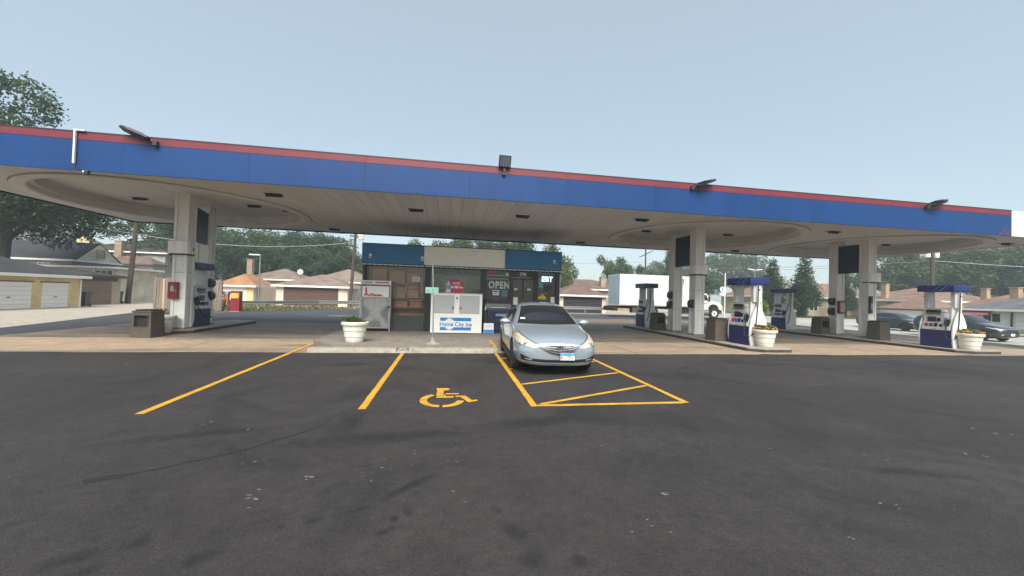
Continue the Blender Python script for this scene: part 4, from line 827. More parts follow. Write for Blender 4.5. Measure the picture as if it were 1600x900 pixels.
def car_body(table, name):
    ver = []; fac = []; n_ = 2*len(table[0][2])
    for d, zb, pts in table:
        ring = [(0, zb)]+pts; full = [(w, z) for w, z in ring]+[(-w, z) for w, z in ring[-2:0:-1]]
        ver += [(2.41-d, w, z) for w, z in full]; k = len(full)
    for i in range(len(table)-1):
        for j in range(k): j2 = (j+1) % k; fac.append((i*k+j, i*k+j2, (i+1)*k+j2, (i+1)*k+j))
    fac.append(tuple(range(k))[::-1]); fac.append(tuple((len(table)-1)*k+j for j in range(k)))
    me = MB().add(ver, fac).mesh(name); o = bpy.data.objects.new(name, me); COL.objects.link(o)
    s = o.modifiers.new('s', 'SUBSURF'); s.levels = 2; s.render_levels = 2
    def bake(o):
        me2 = bpy.data.meshes.new_from_object(o.evaluated_get(bpy.context.evaluated_depsgraph_get())); o.modifiers.clear(); o.data = me2
    bpy.context.view_layer.update(); bake(o)
    bm = bmesh.new(); bm.from_mesh(o.data); bvh = BVHTree.FromBMesh(bm); bm.free()
    for d in (.95, 3.745):
        cu = MB()
        for s_ in (-1, 1): cu.lathe([(.372, min(s_*.62, s_*1.2)), (.372, max(s_*.62, s_*1.2))], 36, (2.41-d, 0, .335), 'Y')
        c = cu.build('cutter', None); b_ = o.modifiers.new('b', 'BOOLEAN'); b_.operation = 'DIFFERENCE'; b_.object = c; b_.solver = 'EXACT'
        bpy.context.view_layer.update(); bake(o); bpy.data.objects.remove(c)
    me2 = o.data; bpy.data.objects.remove(o); me2.name = name
    return me2, bvh
def decal(bvh, tops, bots, proj, off, n=10, m_=4):
    """strip between two outlines, laid on the body along one direction, standing off by `off`"""
    def samp(P, t):
        f = t*(len(P)-1); i = min(int(f), len(P)-2); return lerp(P[i][0], P[i+1][0], f-i), lerp(P[i][1], P[i+1][1], f-i)
    vs = []; ok = []; fs = []
    for i in range(n+1):
        a = samp(tops, i/n); b_ = samp(bots, i/n)
        for j in range(m_+1):
            u, v = lerp(a[0], b_[0], j/m_), lerp(a[1], b_[1], j/m_)
            if proj == 'F': o, dr = Vector((5, u, v)), Vector((-1, 0, 0))
            elif proj == 'B': o, dr = Vector((-5, u, v)), Vector((1, 0, 0))
            elif proj == 'L': o, dr = Vector((2.41-u, 3, v)), Vector((0, -1, 0))
            elif proj == 'R': o, dr = Vector((2.41-u, -3, v)), Vector((0, 1, 0))
            h = bvh.ray_cast(o, dr)
            if h[0] is None: ok.append(False); vs.append(o)
            else:
                nn = h[1] if h[1].dot(dr) < 0 else -h[1]
                ok.append(True); vs.append(h[0]+nn*off)
    for i in range(n):
        for j in range(m_):
            q = (i*(m_+1)+j, (i+1)*(m_+1)+j, (i+1)*(m_+1)+j+1, i*(m_+1)+j+1)
            if all(ok[k] for k in q): fs.append(q)
    return MB().add(vs, fs)
def wheel(t, x, y, s, r=.33, spokes=10, style='rim_silver'):
    o = MB().lathe([(r-.10, -.10), (r-.02, -.105), (r, -.075), (r, .075), (r-.02, .105), (r-.10, .10), (r-.115, .0)], 32, (0, 0, 0), 'Y').build('wheel', 'rubber', t, (x, y, r), smooth=True)
    R0 = r-.105; mb = MB().lathe([(R0+.005, s*.095), (R0+.005, s*.06), (R0-.02, s*.04), (R0-.02, s*.095)], 32, (0, 0, 0), 'Y')
    for k in range(spokes):
        a = 2*PI*k/spokes; M = RY(a); y0, y1 = sorted((s*.06, s*.09)); mb.prism([(.03, -.030), (R0-.01, -.024), (R0-.01, .024), (.03, .030)], y0, y1, 'XZ', M)
    mb.lathe([(.055, s*.055), (.05, s*.098), (0, s*.10)], 16, (0, 0, 0), 'Y'); mb.build('rim', style, o); MB().lathe([(R0, s*.03), (0, s*.03)], 24, (0, 0, 0), 'Y').build('brake', 'grille_black', o)
def make_car(name, label, cat, loc, rz, paint, table, front='sedan', plate=True, zs=1.0):
    t = thing(name, label, cat, loc, rz); me, bvh = car_body(table, 'body')
    link('body', me, paint, t, smooth=True)
    for x in (2.41-.95, 2.41-3.745):
        for s in (-1, 1): wheel(t, x, s*.80, s)
    for x in (2.41-.95, 2.41-3.745): MB().box(x-.36, x+.36, -.63, .63, .18, .68).build('wheel_well', 'grille_black', t)
    zt = lambda z: z*1.10+.02 if front == 'suv' else z
    D_ = lambda nm, mt, tp, bt, pr, off, n=12, m_=4, par=None: decal(bvh, [(u, zt(v)) for u, v in tp], [(u, zt(v)) for u, v in bt], pr, off, n, m_).build(nm, mt, par or t, smooth=True)
    ws = D_('windshield', 'car_glass', [(-.555, 1.36), (-.3, 1.388), (0, 1.395), (.3, 1.388), (.555, 1.36)], [(-.715, 1.015), (-.4, 1.005), (0, 1.0), (.4, 1.005), (.715, 1.015)], 'F', .006, 20, 10)
    D_('cowl', 'grille_black', [(-.72, 1.012), (0, .998), (.72, 1.012)], [(-.74, .985), (0, .978), (.74, .985)], 'F', .004, 20, 2)
    for s, pr in ((1, 'L'), (-1, 'R')):
        D_('side_window', 'car_glass', [(1.72, 1.05), (2.05, 1.27), (2.54, 1.345)], [(1.60, .985), (2.05, .99), (2.54, 1.0)], pr, .006, 12, 6)
        D_('side_window', 'car_glass', [(2.62, 1.348), (3.0, 1.345), (3.42, 1.30)], [(2.62, 1.0), (3.0, 1.01), (3.42, 1.03)], pr, .006, 12, 6)
        D_('side_window', 'car_glass', [(3.49, 1.29), (3.62, 1.25), (3.82, 1.14)], [(3.49, 1.04), (3.6, 1.045), (3.75, 1.06)], pr, .006, 8, 5)
        for d in (1.52, 2.58, 3.50): D_('door_seam', 'grille_black', [(d, .97), (d+.012, .97)], [(d+(.12 if d > 3 else 0), .30), (d+.012+(.12 if d > 3 else 0), .30)], pr, .003, 1, 16)
        D_('belt_trim', 'chrome', [(1.6, .985), (2.6, 1.0), (3.7, 1.055)], [(1.6, .970), (2.6, .985), (3.7, 1.04)], pr, .008, 20, 1)
        for d in (2.32, 3.36): MB().cbox(2.41-d-.09, 2.41-d+.09, min(s*.90, s*.945), max(s*.90, s*.945), zt(.84), zt(.87), .01).build('door_handle', paint, t)
        sk = MB().box(-1.05, 1.15, min(s*.84, s*.9), max(s*.84, s*.9), .16, .24).build('sill', 'grille_black', t)
        mi = MB(); M = T(2.41-1.66, s*1.0, zt(1.005)) @ Matrix.Diagonal((.075, .135, .072, 1))
        mi.lathe([(0, -1), (.5, -.87), (.87, -.5), (1, 0), (.87, .5), (.5, .87), (0, 1)], 16, (0, 0, 0), 'X', M); o = mi.build('mirror', paint, t, smooth=True)
        MB().box(2.41-1.70, 2.41-1.62, min(s*.86, s*.95), max(s*.86, s*.95), zt(.95), zt(.975)).build('mirror_arm', 'grille_black', o)
        # lamps
        if front == 'sedan':
            D_('lamp_housing', 'grille_black', [(s*.872, .807), (s*.802, .831), (s*.656, .741), (s*.532, .674), (s*.40, .618)], [(s*.895, .716), (s*.848, .648), (s*.656, .591), (s*.532, .568), (s*.40, .590)], 'F', .005, 16, 6)
            hl = D_('headlight', 'lamp_clear', [(s*.865, .80), (s*.80, .825), (s*.66, .735), (s*.54, .668), (s*.41, .612)], [(s*.89, .72), (s*.845, .655), (s*.66, .598), (s*.54, .575), (s*.41, .596)], 'F', .008, 16, 6)
            D_('turn_lamp', 'lamp_amber', [(s*.862, .80), (s*.815, .815)], [(s*.872, .765), (s*.80, .755)], 'F', .011, 4, 3, hl)
            c = bvh.ray_cast(Vector((5, s*.69, .652)), Vector((-1, 0, 0)))[0]
            MB().lathe([(.052, 0), (.05, .012), (.03, .022), (0, .026)], 16, (0, 0, 0), 'X', T(c.x-.004, c.y, c.z)).build('projector', mat('projector_lens', (.22, .22, .19), .1, coat=1), hl, smooth=True)
            D_('lamp_rim', 'chrome', [(s*.845, .655), (s*.66, .598), (s*.54, .575), (s*.41, .596)], [(s*.845, .643), (s*.66, .586), (s*.54, .563), (s*.41, .588)], 'F', .009, 16, 1, hl)
            fg = D_('fog_recess', 'grille_black', [(s*.60, .375), (s*.70, .41), (s*.80, .445)], [(s*.60, .32), (s*.70, .315), (s*.775, .335)], 'F', .004, 8, 4); D_('fog_fin', paint, [(s*.58, .365), (s*.72, .375)], [(s*.56, .335), (s*.70, .352)], 'F', .012, 4, 2, fg)
            D_('hood_seam', 'grille_black', [(s*.44, .655), (s*.58, .715), (s*.70, .782), (s*.775, .86)], [(s*.435, .648), (s*.575, .708), (s*.705, .775), (s*.785, .855)], 'F', .003, 16, 1)
        else:
            D_('headlight', 'lamp_clear', [(s*.86, .73), (s*.70, .70), (s*.50, .66)], [(s*.86, .67), (s*.70, .645), (s*.50, .63)], 'F', .008, 8, 3); D_('headlight_side', 'lamp_clear', [(.24, .69), (.75, .77)], [(.24, .66), (.70, .735)], pr, .008, 8, 3)
            D_('fog_lamp', 'lamp_clear', [(s*.72, .40), (s*.60, .40)], [(s*.72, .36), (s*.60, .36)], 'F', .008, 3, 2)
        D_('tail_lamp', 'lamp_red', [(s*.78, .95), (s*.52, .97)], [(s*.76, .80), (s*.50, .84)], 'B', .008, 6, 4)
    D_('rear_window', 'car_glass', [(-.56, 1.36), (0, 1.385), (.56, 1.36)], [(-.64, 1.14), (0, 1.155), (.64, 1.14)], 'B', .006, 12, 6)
    if front == 'sedan':
        GT = lambda x: .642-.020*(x/.46)**2; GB = lambda x: .440+.165*min(1, abs(x)/.46)**1.7
        xs = [-.46+.92*k/24 for k in range(25)]
        g = D_('grille', 'grille_black', [(x, GT(x)) for x in xs], [(x, GB(x)) for x in xs], 'F', .004, 32, 6)
        for f_, th in ((-.02, .020), (.27, .024), (.53, .024), (.79, .024), (1.04, .016)):
            k_ = .97 if f_ > 1 else .93; zc = lambda x: lerp(GT(x), GB(x), f_); th2 = lambda x: th*max(.25, min(1, (GT(x)-GB(x))/.15))
            D_('grille_bar', 'chrome', [(x*k_, zc(x)+th2(x)/2) for x in xs], [(x*k_, zc(x)-th2(x)/2) for x in xs], 'F', .016 if 0 < f_ < 1 else .010, 40, 2, g)
        c = bvh.ray_cast(Vector((5, 0, .585)), Vector((-1, 0, 0)))[0]; em = MB(); M = T(c.x+.022, 0, .588)
        for k in range(24):
            a0, a1 = 2*PI*k/24, 2*PI*(k+1)/24
            em.add([M @ Vector((0, .075*f*math.cos(a), .040*f*math.sin(a))) for a, f in ((a0, 1), (a1, 1), (a1, .82), (a0, .82))]+[M @ Vector((.014, .075*f*math.cos(a), .040*f*math.sin(a))) for a, f in ((a0, 1), (a1, 1), (a1, .82), (a0, .82))], [(0, 1, 2, 3), (4, 7, 6, 5), (0, 4, 5, 1), (2, 6, 7, 3)])
        for y in (-.032, .032): em.prism([(y-.017, -.030), (y+.005, -.030), (y+.017, .030), (y-.005, .030)], .002, .013, 'YZ', M)
        em.prism([(-.034, -.010), (.034, .002), (.034, .012), (-.034, .0)], .002, .013, 'YZ', M); em.build('emblem', 'chrome', g); MB().prism([(.068*math.cos(k*PI/8), .036*math.sin(k*PI/8)) for k in range(16)], -.006, .0015, 'YZ', M).build('emblem_backing', 'grille_black', g)
        D_('lower_intake', 'grille_black', [(-.60, .372), (-.3, .352), (0, .348), (.3, .352), (.60, .372)], [(-.60, .315), (-.3, .292), (0, .288), (.3, .292), (.60, .315)], 'F', .004, 20, 3)
        D_('intake_bar', 'grille_black', [(-.55, .332), (.55, .332)], [(-.55, .322), (.55, .322)], 'F', .01, 16, 1)
        D_('lip_edge', paint, [(-.66, .285), (-.3, .262), (0, .258), (.3, .262), (.66, .285)], [(-.66, .262), (-.3, .238), (0, .234), (.3, .238), (.66, .262)], 'F', .014, 20, 2)
        c = bvh.ray_cast(Vector((5, .17, .42)), Vector((-1, 0, 0)))[0]
        pl = MB().cbox(c.x, c.x+.018, .17-.165, .17+.165, .335, .505, .006).build('license_plate', 'grille_black', t)
        MB().box(c.x+.018, c.x+.021, .17-.153, .17+.153, .347, .493).build('plate_face', 'plate_white', pl); MB().box(c.x+.0215, c.x+.023, .17-.150, .17+.150, .432, .49).build('plate_sky', 'plate_blue', pl)
        text('plate_number', '1195', .085, 'print_dark', pl, (c.x+.0235, .19, .405), (PI/2, 0, PI/2), .001, .8, 0); MB().box(c.x+.0215, c.x+.023, .17-.145, .17-.105, .365, .425).build('plate_mark', mat('plate_tan', (.35, .26, .2), .6), pl)
        for s in (-1, 1): MB().tube([(2.41-1.28, s*.05-.25, .995), (2.41-1.36, s*.05+.10, 1.04), (2.41-1.40, s*.05+.32, 1.065)], .008, 5).build('wiper', 'grille_black', t)
        MB().box(2.41-2.02, 2.41-1.98, -.12, .12, 1.35, 1.385).build('mirror_inside', 'grille_black', t); D_('windshield_sticker', 'paper', [(-.63, 1.105), (-.53, 1.105)], [(-.645, 1.07), (-.54, 1.07)], 'F', .009, 2, 2, ws)
    else:
        D_('grille', 'grille_black', [(-.48, .66), (0, .67), (.48, .66)], [(-.40, .44), (0, .42), (.40, .44)], 'F', .004, 12, 5); D_('grille_bar', 'chrome', [(-.50, .675), (0, .685), (.50, .675)], [(-.50, .655), (0, .665), (.50, .655)], 'F', .01, 12, 1)
        D_('lower_intake', 'grille_black', [(-.6, .36), (.6, .36)], [(-.55, .27), (.55, .27)], 'F', .004, 12, 3)
        c = bvh.ray_cast(Vector((5, 0, .45)), Vector((-1, 0, 0)))[0]; MB().box(c.x, c.x+.02, -.15, .15, .38, .52).build('license_plate', 'plate_white', t)
    return t
make_car('sedan_car', 'silver blue sedan parked nose out in the hatched bay in front of the shop', 'car', (2.47, 10.13, 0), math.radians(-90-3.2), 'car_silver', SEDAN).scale = (1, 1, 1.03)
make_car('parked_car', 'dark grey crossover parked on the street behind the rightmost pump', 'car', (33.0, 19.75, gz(33, 20)), math.radians(-90), 'car_dark', crossover(SEDAN), 'suv').scale = (.93, 1, 1)
make_car('parked_car', 'dark sedan parked farther back, seen between the rightmost column and pump', 'car', (36.6, 26.3, gz(36, 26)), math.radians(-90), 'car_navy', SEDAN, 'plain')

# ------------------------------------------------------------------ box truck
mat('truck_white', (.66, .66, .62), .5, var=.07, scale=1); mat('truck_door', (.42, .50, .54), .5, var=.15, scale=2, streak=1); mat('cab_white', (.70, .69, .60), .35, var=.06, coat=.5)
tk = thing('box_truck', 'white box truck with long blank cargo box standing on the road behind the pumps', 'truck', (15.2, 32.3, .03))
MB().cbox(0, 7.7, 0, 2.55, 1.02, 3.86, .04).build('cargo_box', 'truck_white', tk)
MB().box(-.012, 0, .12, 2.43, 1.10, 3.70).build('rear_door', 'truck_door', tk)
for z in (1.02, 3.74): MB().box(-.03, .06, -.012, 2.562, z, z+.12).build('box_rail', 'truck_white', tk)
MB().box(-.03, .10, -.014, .06, 1.14, 3.74).build('corner_post', 'truck_white', tk); MB().box(0, 7.7, -.014, -.001, 1.03, 1.12).build('side_rail', 'galvanised', tk)
rv = MB(); rv.box(6.1, 6.13, -.016, -.002, 1.3, 3.5).box(6.08, 6.2, -.02, -.002, 3.5, 3.6).box(6.18, 6.24, -.02, -.002, 3.1, 3.62)
rv.build('rope_mark', 'print_dark', tk)
for k in range(4): MB().box(-.025, -.013, .25+k*.55, .28+k*.55, 1.1, 1.9+(k % 2)*.3).build('door_bar', 'galvanised', tk)
MB().box(-.35, 7.7, .75, .95, .78, 1.0).box(-.35, 7.7, 1.6, 1.8, .78, 1.0).build('chassis', 'grille_black', tk); MB().box(-.5, -.1, .15, 2.4, .55, .95).build('lift_gate', 'grille_black', tk); MB().box(1.3, 2.4, .15, .7, .40, .98).build('tool_box', mat('rusty_box', (.10, .055, .035), .8), tk); MB().box(5.2, 7.3, .2, .7, .42, .95).build('fuel_tank', 'grille_black', tk)
def twheel(x, y, w, rim):
    o = MB().lathe([(.26, -w/2), (.47, -w/2), (.50, -w/2+.04), (.50, w/2-.04), (.47, w/2), (.26, w/2)], 28, (0, 0, 0), 'Y').build('wheel', 'rubber', tk, (x, y, .50), smooth=True)
    MB().lathe([(.27, -w/2-.005), (.25, -w/2+.05), (.12, -w/2+.08), (.11, -w/2-.02), (.0, -w/2-.03)], 24, (0, 0, 0), 'Y').build('rim', rim, o, smooth=True); MB().lathe([(.06, -w/2-.06), (.06, -w/2)], 12, (0, 0, 0), 'Y').build('hub', 'grille_black', o)
for y in (.28, 2.27): twheel(3.3, y, .5, 'cab_white'); twheel(9.55, y, .28, 'cab_white')
cabp = [(8.0, .85), (8.95, .85), (9.0, 1.1), (9.15, 1.28), (9.45, 1.38), (9.75, 1.34), (10.0, 1.15), (10.1, .9), (10.45, .75), (10.5, .95), (10.42, 1.25), (10.1, 1.52), (9.5, 1.66), (9.08, 1.72), (8.85, 2.25), (8.72, 2.36), (8.05, 2.36), (8.0, 2.25)]
MB().prism(cabp, .22, 2.33, 'XZ').build('cab', 'cab_white', tk)
MB().prism([(8.25, 1.72), (8.92, 1.72), (8.74, 2.22), (8.25, 2.22)], .20, .219, 'XZ').build('cab_window', 'car_glass', tk); MB().prism([(8.98, 1.74), (9.04, 1.74), (8.84, 2.26), (8.80, 2.26)], .3, 2.25, 'XZ').build('windshield', 'car_glass', tk)
MB().box(8.0, 9.0, .15, .35, .50, .84).build('step', 'galvanised', tk); MB().lathe([(.18, 0), (.18, .9)], 16, (8.05, .32, .62), 'X').build('step_tank', 'chrome', tk, smooth=True)
MB().box(8.45, 8.80, .212, .2195, 1.40, 1.46).build('door_lettering', 'print_dark', tk); MB().box(8.22, 8.235, .21, .2195, .95, 1.7).build('door_seam', 'print_dark', tk); MB().box(8.3, 8.4, .19, .2195, 1.55, 1.59).build('door_handle', 'grille_black', tk)
MB().cbox(10.42, 10.55, .2, 2.35, .45, .75, .03).build('bumper', 'cab_white', tk); MB().box(10.3, 10.46, .205, .4, .9, 1.1).build('headlight', 'lamp_clear', tk)
MB().box(8.9, 8.98, -.02, .12, 1.6, 2.1).tube([(8.95, .22, 2.0), (8.95, .05, 2.05)], .015, 6).build('side_mirror', 'grille_black', tk)
# ------------------------------------------------------------------ houses and garages behind
def tiled(name, c1, c2, sx, sy, mortar, msize=.02, rough=.85, bump=.3, vertical=True):
    """courses of shingle, siding or brick too far away to build one by one"""
    m, n, b = _principled(name); N = n.nodes.new; L = n.links.new
    tc = N('ShaderNodeTexCoord'); sp = N('ShaderNodeSeparateXYZ'); L(tc.outputs['Object'], sp.inputs[0])
    ad = N('ShaderNodeMath'); ad.operation = 'ADD'; L(sp.outputs[0], ad.inputs[0]); L(sp.outputs[1], ad.inputs[1])
    cb = N('ShaderNodeCombineXYZ'); L(ad.outputs[0], cb.inputs[0]); L(sp.outputs[2], cb.inputs[1])
    br = N('ShaderNodeTexBrick'); br.inputs['Scale'].default_value = 1; br.inputs['Brick Width'].default_value = sx; br.inputs['Row Height'].default_value = sy; br.inputs['Mortar Size'].default_value = msize
    br.inputs['Color1'].default_value = (*c1, 1); br.inputs['Color2'].default_value = (*c2, 1); br.inputs['Mortar'].default_value = (*mortar, 1); L(cb.outputs[0], br.inputs['Vector'])
    nz = N('ShaderNodeTexNoise'); nz.inputs['Scale'].default_value = .8; nz.inputs['Detail'].default_value = 6; L(tc.outputs['Object'], nz.inputs['Vector'])
    r = N('ShaderNodeMapRange'); r.inputs[1].default_value = .3; r.inputs[2].default_value = .7; r.inputs[3].default_value = .75; r.inputs[4].default_value = 1.2; L(nz.outputs[0], r.inputs[0])
    x = N('ShaderNodeMix'); x.data_type = 'RGBA'; x.blend_type = 'MULTIPLY'; x.inputs[0].default_value = 1; L(br.outputs[0], x.inputs[6]); L(r.outputs[0], x.inputs[7]); L(x.outputs[2], b.inputs['Base Color']); b.inputs['Roughness'].default_value = rough
    bp = N('ShaderNodeBump'); bp.inputs['Strength'].default_value = bump; bp.inputs['Distance'].default_value = .02; L(br.outputs['Fac'], bp.inputs['Height']); bp.invert = True; L(bp.outputs[0], b.inputs['Normal'])
    MATS[name] = m; return m
def shingle(name, c): return tiled(name, c, tuple(k*.75 for k in c), .6, .09, tuple(k*.55 for k in c), .012)
def siding(name, c): return tiled(name, c, tuple(k*.97 for k in c), 8, .16, tuple(k*.6 for k in c), .012)
shingle('roof_dark', (.045, .045, .05)); shingle('roof_orange', (.40, .20, .10)); shingle('roof_tan', (.22, .165, .13)); shingle('roof_pink', (.25, .185, .15)); shingle('roof_grey', (.16, .16, .16)); shingle('roof_brown', (.17, .115, .09)); shingle('roof_terracotta', (.23, .145, .10)); shingle('roof_slate', (.14, .14, .15)); shingle('roof_darkbrown', (.07, .045, .04))
siding('wall_cream', (.66, .60, .47)); siding('wall_grey', (.30, .285, .26)); siding('wall_white', (.72, .71, .64)); siding('wall_palegrey', (.40, .385, .36)); siding('wall_beige', (.42, .36, .24))
tiled('wall_yellow', (.72, .56, .27), (.68, .52, .25), .4, .2, (.58, .45, .22), .008); tiled('wall_brick', (.34, .22, .13), (.28, .17, .10), .22, .075, (.30, .26, .22), .012); tiled('brick_orange', (.42, .25, .13), (.34, .19, .10), .22, .075, (.32, .28, .22), .012)
mat('trim_white', (.76, .74, .68), .6, var=.1); mat('door_white', (.76, .74, .68), .55, var=.06); mat('door_brown', (.085, .042, .032), .6, var=.12); mat('door_tan', (.19, .115, .085), .6, var=.12); mat('door_black', (.022, .021, .022), .6, var=.15); mat('pane', (.02, .024, .028), .1, var=.2)
mat('trim_brown', (.06, .04, .035), .7)
def hip(x0, x1, y0, y1, z0, z1, ov=.3, kind='hip'):
    a, b_, c, d = x0-ov, x1+ov, y0-ov, y1+ov; w, l = b_-a, d-c; v = [(a, c, z0), (b_, c, z0), (b_, d, z0), (a, d, z0)]
    if kind == 'hip':
        k = min(w, l)/2*.98
        v += [(a+k, (c+d)/2, z1), (b_-k, (c+d)/2, z1)] if w >= l else [((a+b_)/2, c+k, z1), ((a+b_)/2, d-k, z1)]
        f = [(0, 1, 5, 4), (2, 3, 4, 5), (1, 2, 5), (3, 0, 4)] if w >= l else [(0, 1, 4), (1, 2, 5, 4), (2, 3, 5), (3, 0, 4, 5)]
    elif kind == 'gx': v += [(a, (c+d)/2, z1), (b_, (c+d)/2, z1)]; f = [(0, 1, 5, 4), (2, 3, 4, 5), (1, 2, 5), (3, 0, 4)]
    else: v += [((a+b_)/2, c, z1), ((a+b_)/2, d, z1)]; f = [(0, 1, 4), (1, 2, 5, 4), (2, 3, 5), (3, 0, 4, 5)]
    n_ = len(v); v += [(q[0], q[1], q[2]-.14) for q in v[:4]]
    f += [(0, n_, n_+1, 1), (1, n_+1, n_+2, 2), (2, n_+2, n_+3, 3), (3, n_+3, n_, 0), (n_, n_+3, n_+2, n_+1)]
    return MB().add(v, f)
def house(label, x0, x1, y0, y1, h, rh, wall, roof, kind='hip', ov=.35, cat='house', name='house', trim='trim_white', z0=-.3, gable=None):
    t = thing(name, label, cat, ((x0+x1)/2, (y0+y1)/2, 0)); cx, cy = (x0+x1)/2, (y0+y1)/2
    MB().box(x0-cx, x1-cx, y0-cy, y1-cy, z0, h).build('wall', wall, t)
    ro = hip(x0-cx, x1-cx, y0-cy, y1-cy, h+.02, h+rh, ov, kind).build('roof', roof, t)
    a, b_, c, d = x0-cx-ov, x1-cx+ov, y0-cy-ov, y1-cy+ov
    MB().box(a-.03, b_+.03, c-.03, c-.002, h-.16, h+.02).box(a-.03, b_+.03, d+.002, d+.03, h-.16, h+.02).box(a-.03, a-.002, c, d, h-.16, h+.02).box(b_+.002, b_+.03, c, d, h-.16, h+.02).build('gutter', trim, ro)
    if gable:   # infill triangle on the +X or -Y gable
        if kind == 'gx': MB().prism([(y0-cy+.05, h), (y1-cy-.05, h), (0, h+rh-.12)], x1-cx+ov+.005, x1-cx+ov+.02, 'YZ').build('gable', gable, t)
        else: MB().prism([(x0-cx+.05, h), (x1-cx-.05, h), (0, h+rh-.12)], y0-cy-ov-.02, y0-cy-ov-.005, 'XZ').build('gable', gable, t)
    return t, cx, cy
def opening(t, side, u0, u1, z0, z1, plane, fm='trim_white', pm='pane', name='window', mull=1, off=.05):
    """framed window: side F faces -Y, side E faces +X, side W faces -X; coordinates in world space"""
    ox, oy = t.location.x, t.location.y; w = .07
    def bx(mb, a, b_, c, d, d0, d1):
        if side == 'F': mb.box(a-ox, b_-ox, plane-d1-oy, plane-d0-oy, c, d)
        elif side == 'E': mb.box(plane+d0-ox, plane+d1-ox, a-oy, b_-oy, c, d)
        else: mb.box(plane-d1-ox, plane-d0-ox, a-oy, b_-oy, c, d)
        return mb
    fr = MB(); bx(fr, u0-w, u1+w, z1, z1+w, 0, off); bx(fr, u0-w, u1+w, z0-w, z0, 0, off+.03); bx(fr, u0-w, u0, z0, z1, 0, off); bx(fr, u1, u1+w, z0, z1, 0, off)
    for k in range(mull): c = lerp(u0, u1, (k+1)/(mull+1)); bx(fr, c-.03, c+.03, z0, z1, .012, off*.8)
    o = fr.build(name, fm, t); bx(MB(), u0, u1, z0, z1, .002, .01).build('glass_pane', pm, o); return o
def garage_door(t, side, u0, u1, z0, z1, plane, m, rows=4):
    ox, oy = t.location.x, t.location.y; o = None; h = (z1-z0)/rows
    for k in range(rows):
        mb = MB(); a, b_ = z0+k*h+.008, z0+(k+1)*h-.008
        if side == 'F': mb.box(u0-ox, u1-ox, plane-.03-oy, plane-.002-oy, a, b_)
        elif side == 'E': mb.box(plane+.002-ox, plane+.03-ox, u0-oy, u1-oy, a, b_)
        else: mb.box(plane-.03-ox, plane-.002-ox, u0-oy, u1-oy, a, b_)
        q = mb.build('door_panel' if o else 'garage_door', m, o or t)
        if o is None: o = q
    mb = MB(); c = (u0+u1)/2; z = z0+(z1-z0)*.42
    if side == 'E': mb.box(plane+.03-ox, plane+.06-ox, c-.08-oy, c+.08-oy, z, z+.05)
    else: mb.box(c-.08-ox, c+.08-ox, plane-.06-oy, plane-.03-oy, z, z+.05)
    mb.build('handle', 'dark_metal', o); return o
def chimney(t, x, y, z0, z1, m='wall_brick', s=.3):
    ox, oy = t.location.x, t.location.y; o = MB().box(x-s-ox, x+s-ox, y-s-oy, y+s-oy, z0, z1).build('chimney', m, t); MB().box(x-s-.06-ox, x+s+.06-ox, y-s-.06-oy, y+s+.06-oy, z1, z1+.08).build('chimney_cap', 'kerb_concrete', o)
# left: garages along the alley
t, _, _ = house('yellow brick garage with two white roll-up doors at the far left', -31.5, -25.1, 20.0, 31.2, 2.12, 1.35, 'wall_yellow', 'roof_dark', 'hip', .35, 'garage', 'garage')
garage_door(t, 'E', 25.5, 28.0, .02, 1.62, -25.1, 'door_white', 6); garage_door(t, 'E', 28.62, 30.3, .02, 1.62, -25.1, 'door_white', 6); garage_door(t, 'E', 22.2, 24.9, .02, 1.62, -25.1, 'door_white', 6)
for a, c in ((25.4, 28.1), (28.52, 30.4)): MB().box(-25.1-t.location.x, -25.06-t.location.x, a-t.location.y, c-t.location.y, 1.625, 1.70).build('lintel', 'door_tan', t)
MB().box(-25.09-t.location.x, -25.03-t.location.x, 31.1-t.location.y, 31.2-t.location.y, 0, 1.9).build('downpipe', 'trim_white', t)
t, _, _ = house('brown garage with tan overhead door beside the yellow garage', -33, -27.2, 32.6, 37.4, 2.3, .55, 'wall_beige', 'roof_darkbrown', 'hip', .3, 'garage', 'garage', 'trim_brown')
garage_door(t, 'E', 33.2, 36.5, .02, 1.85, -27.2, 'door_tan', 5); MB().box(-27.2-t.location.x, -27.14-t.location.x, 33.0-t.location.y, 37.0-t.location.y, 1.86, 2.12).build('lintel', 'trim_brown', t)
t, _, _ = house('long house with dark shingle roof and cream gable behind the garages', -60, -35.3, 42.9, 47.9, 3.85, 1.9, 'wall_grey', 'roof_dark', 'gx', .3, gable='wall_cream')
opening(t, 'F', -38.0, -37.2, 2.75, 3.4, 42.9, 'trim_white'); opening(t, 'E', 45.0, 45.9, 4.25, 5.0, -35.0+.02, 'wall_beige', 'wall_beige', 'gable_vent', 0)
t, _, _ = house('cream back porch of the dark-roofed house with white gutter and wide window', -36.2, -30.2, 41.0, 46.0, 3.2, .35, 'wall_cream', 'roof_dark', 'hip', .4)
opening(t, 'F', -31.9, -30.5, 2.1, 2.85, 41.0, 'trim_white', 'pane', 'window', 2); opening(t, 'F', -33.6, -32.7, 2.1, 2.85, 41.0)
t, _, _ = house('two-storey pale house with dark brown roof and yellow gable behind the utility pole', -50, -38.5, 60, 70, 6.1, 2.0, 'wall_palegrey', 'roof_darkbrown', 'hip', .4)
opening(t, 'F', -41.0, -39.8, 3.5, 4.4, 60, 'trim_white', 'pane', 'window', 2); opening(t, 'F', -44, -43, 3.5, 4.4, 60); chimney(t, -43.6, 59.6, 0, 7.4, 'wall_brick', .4)
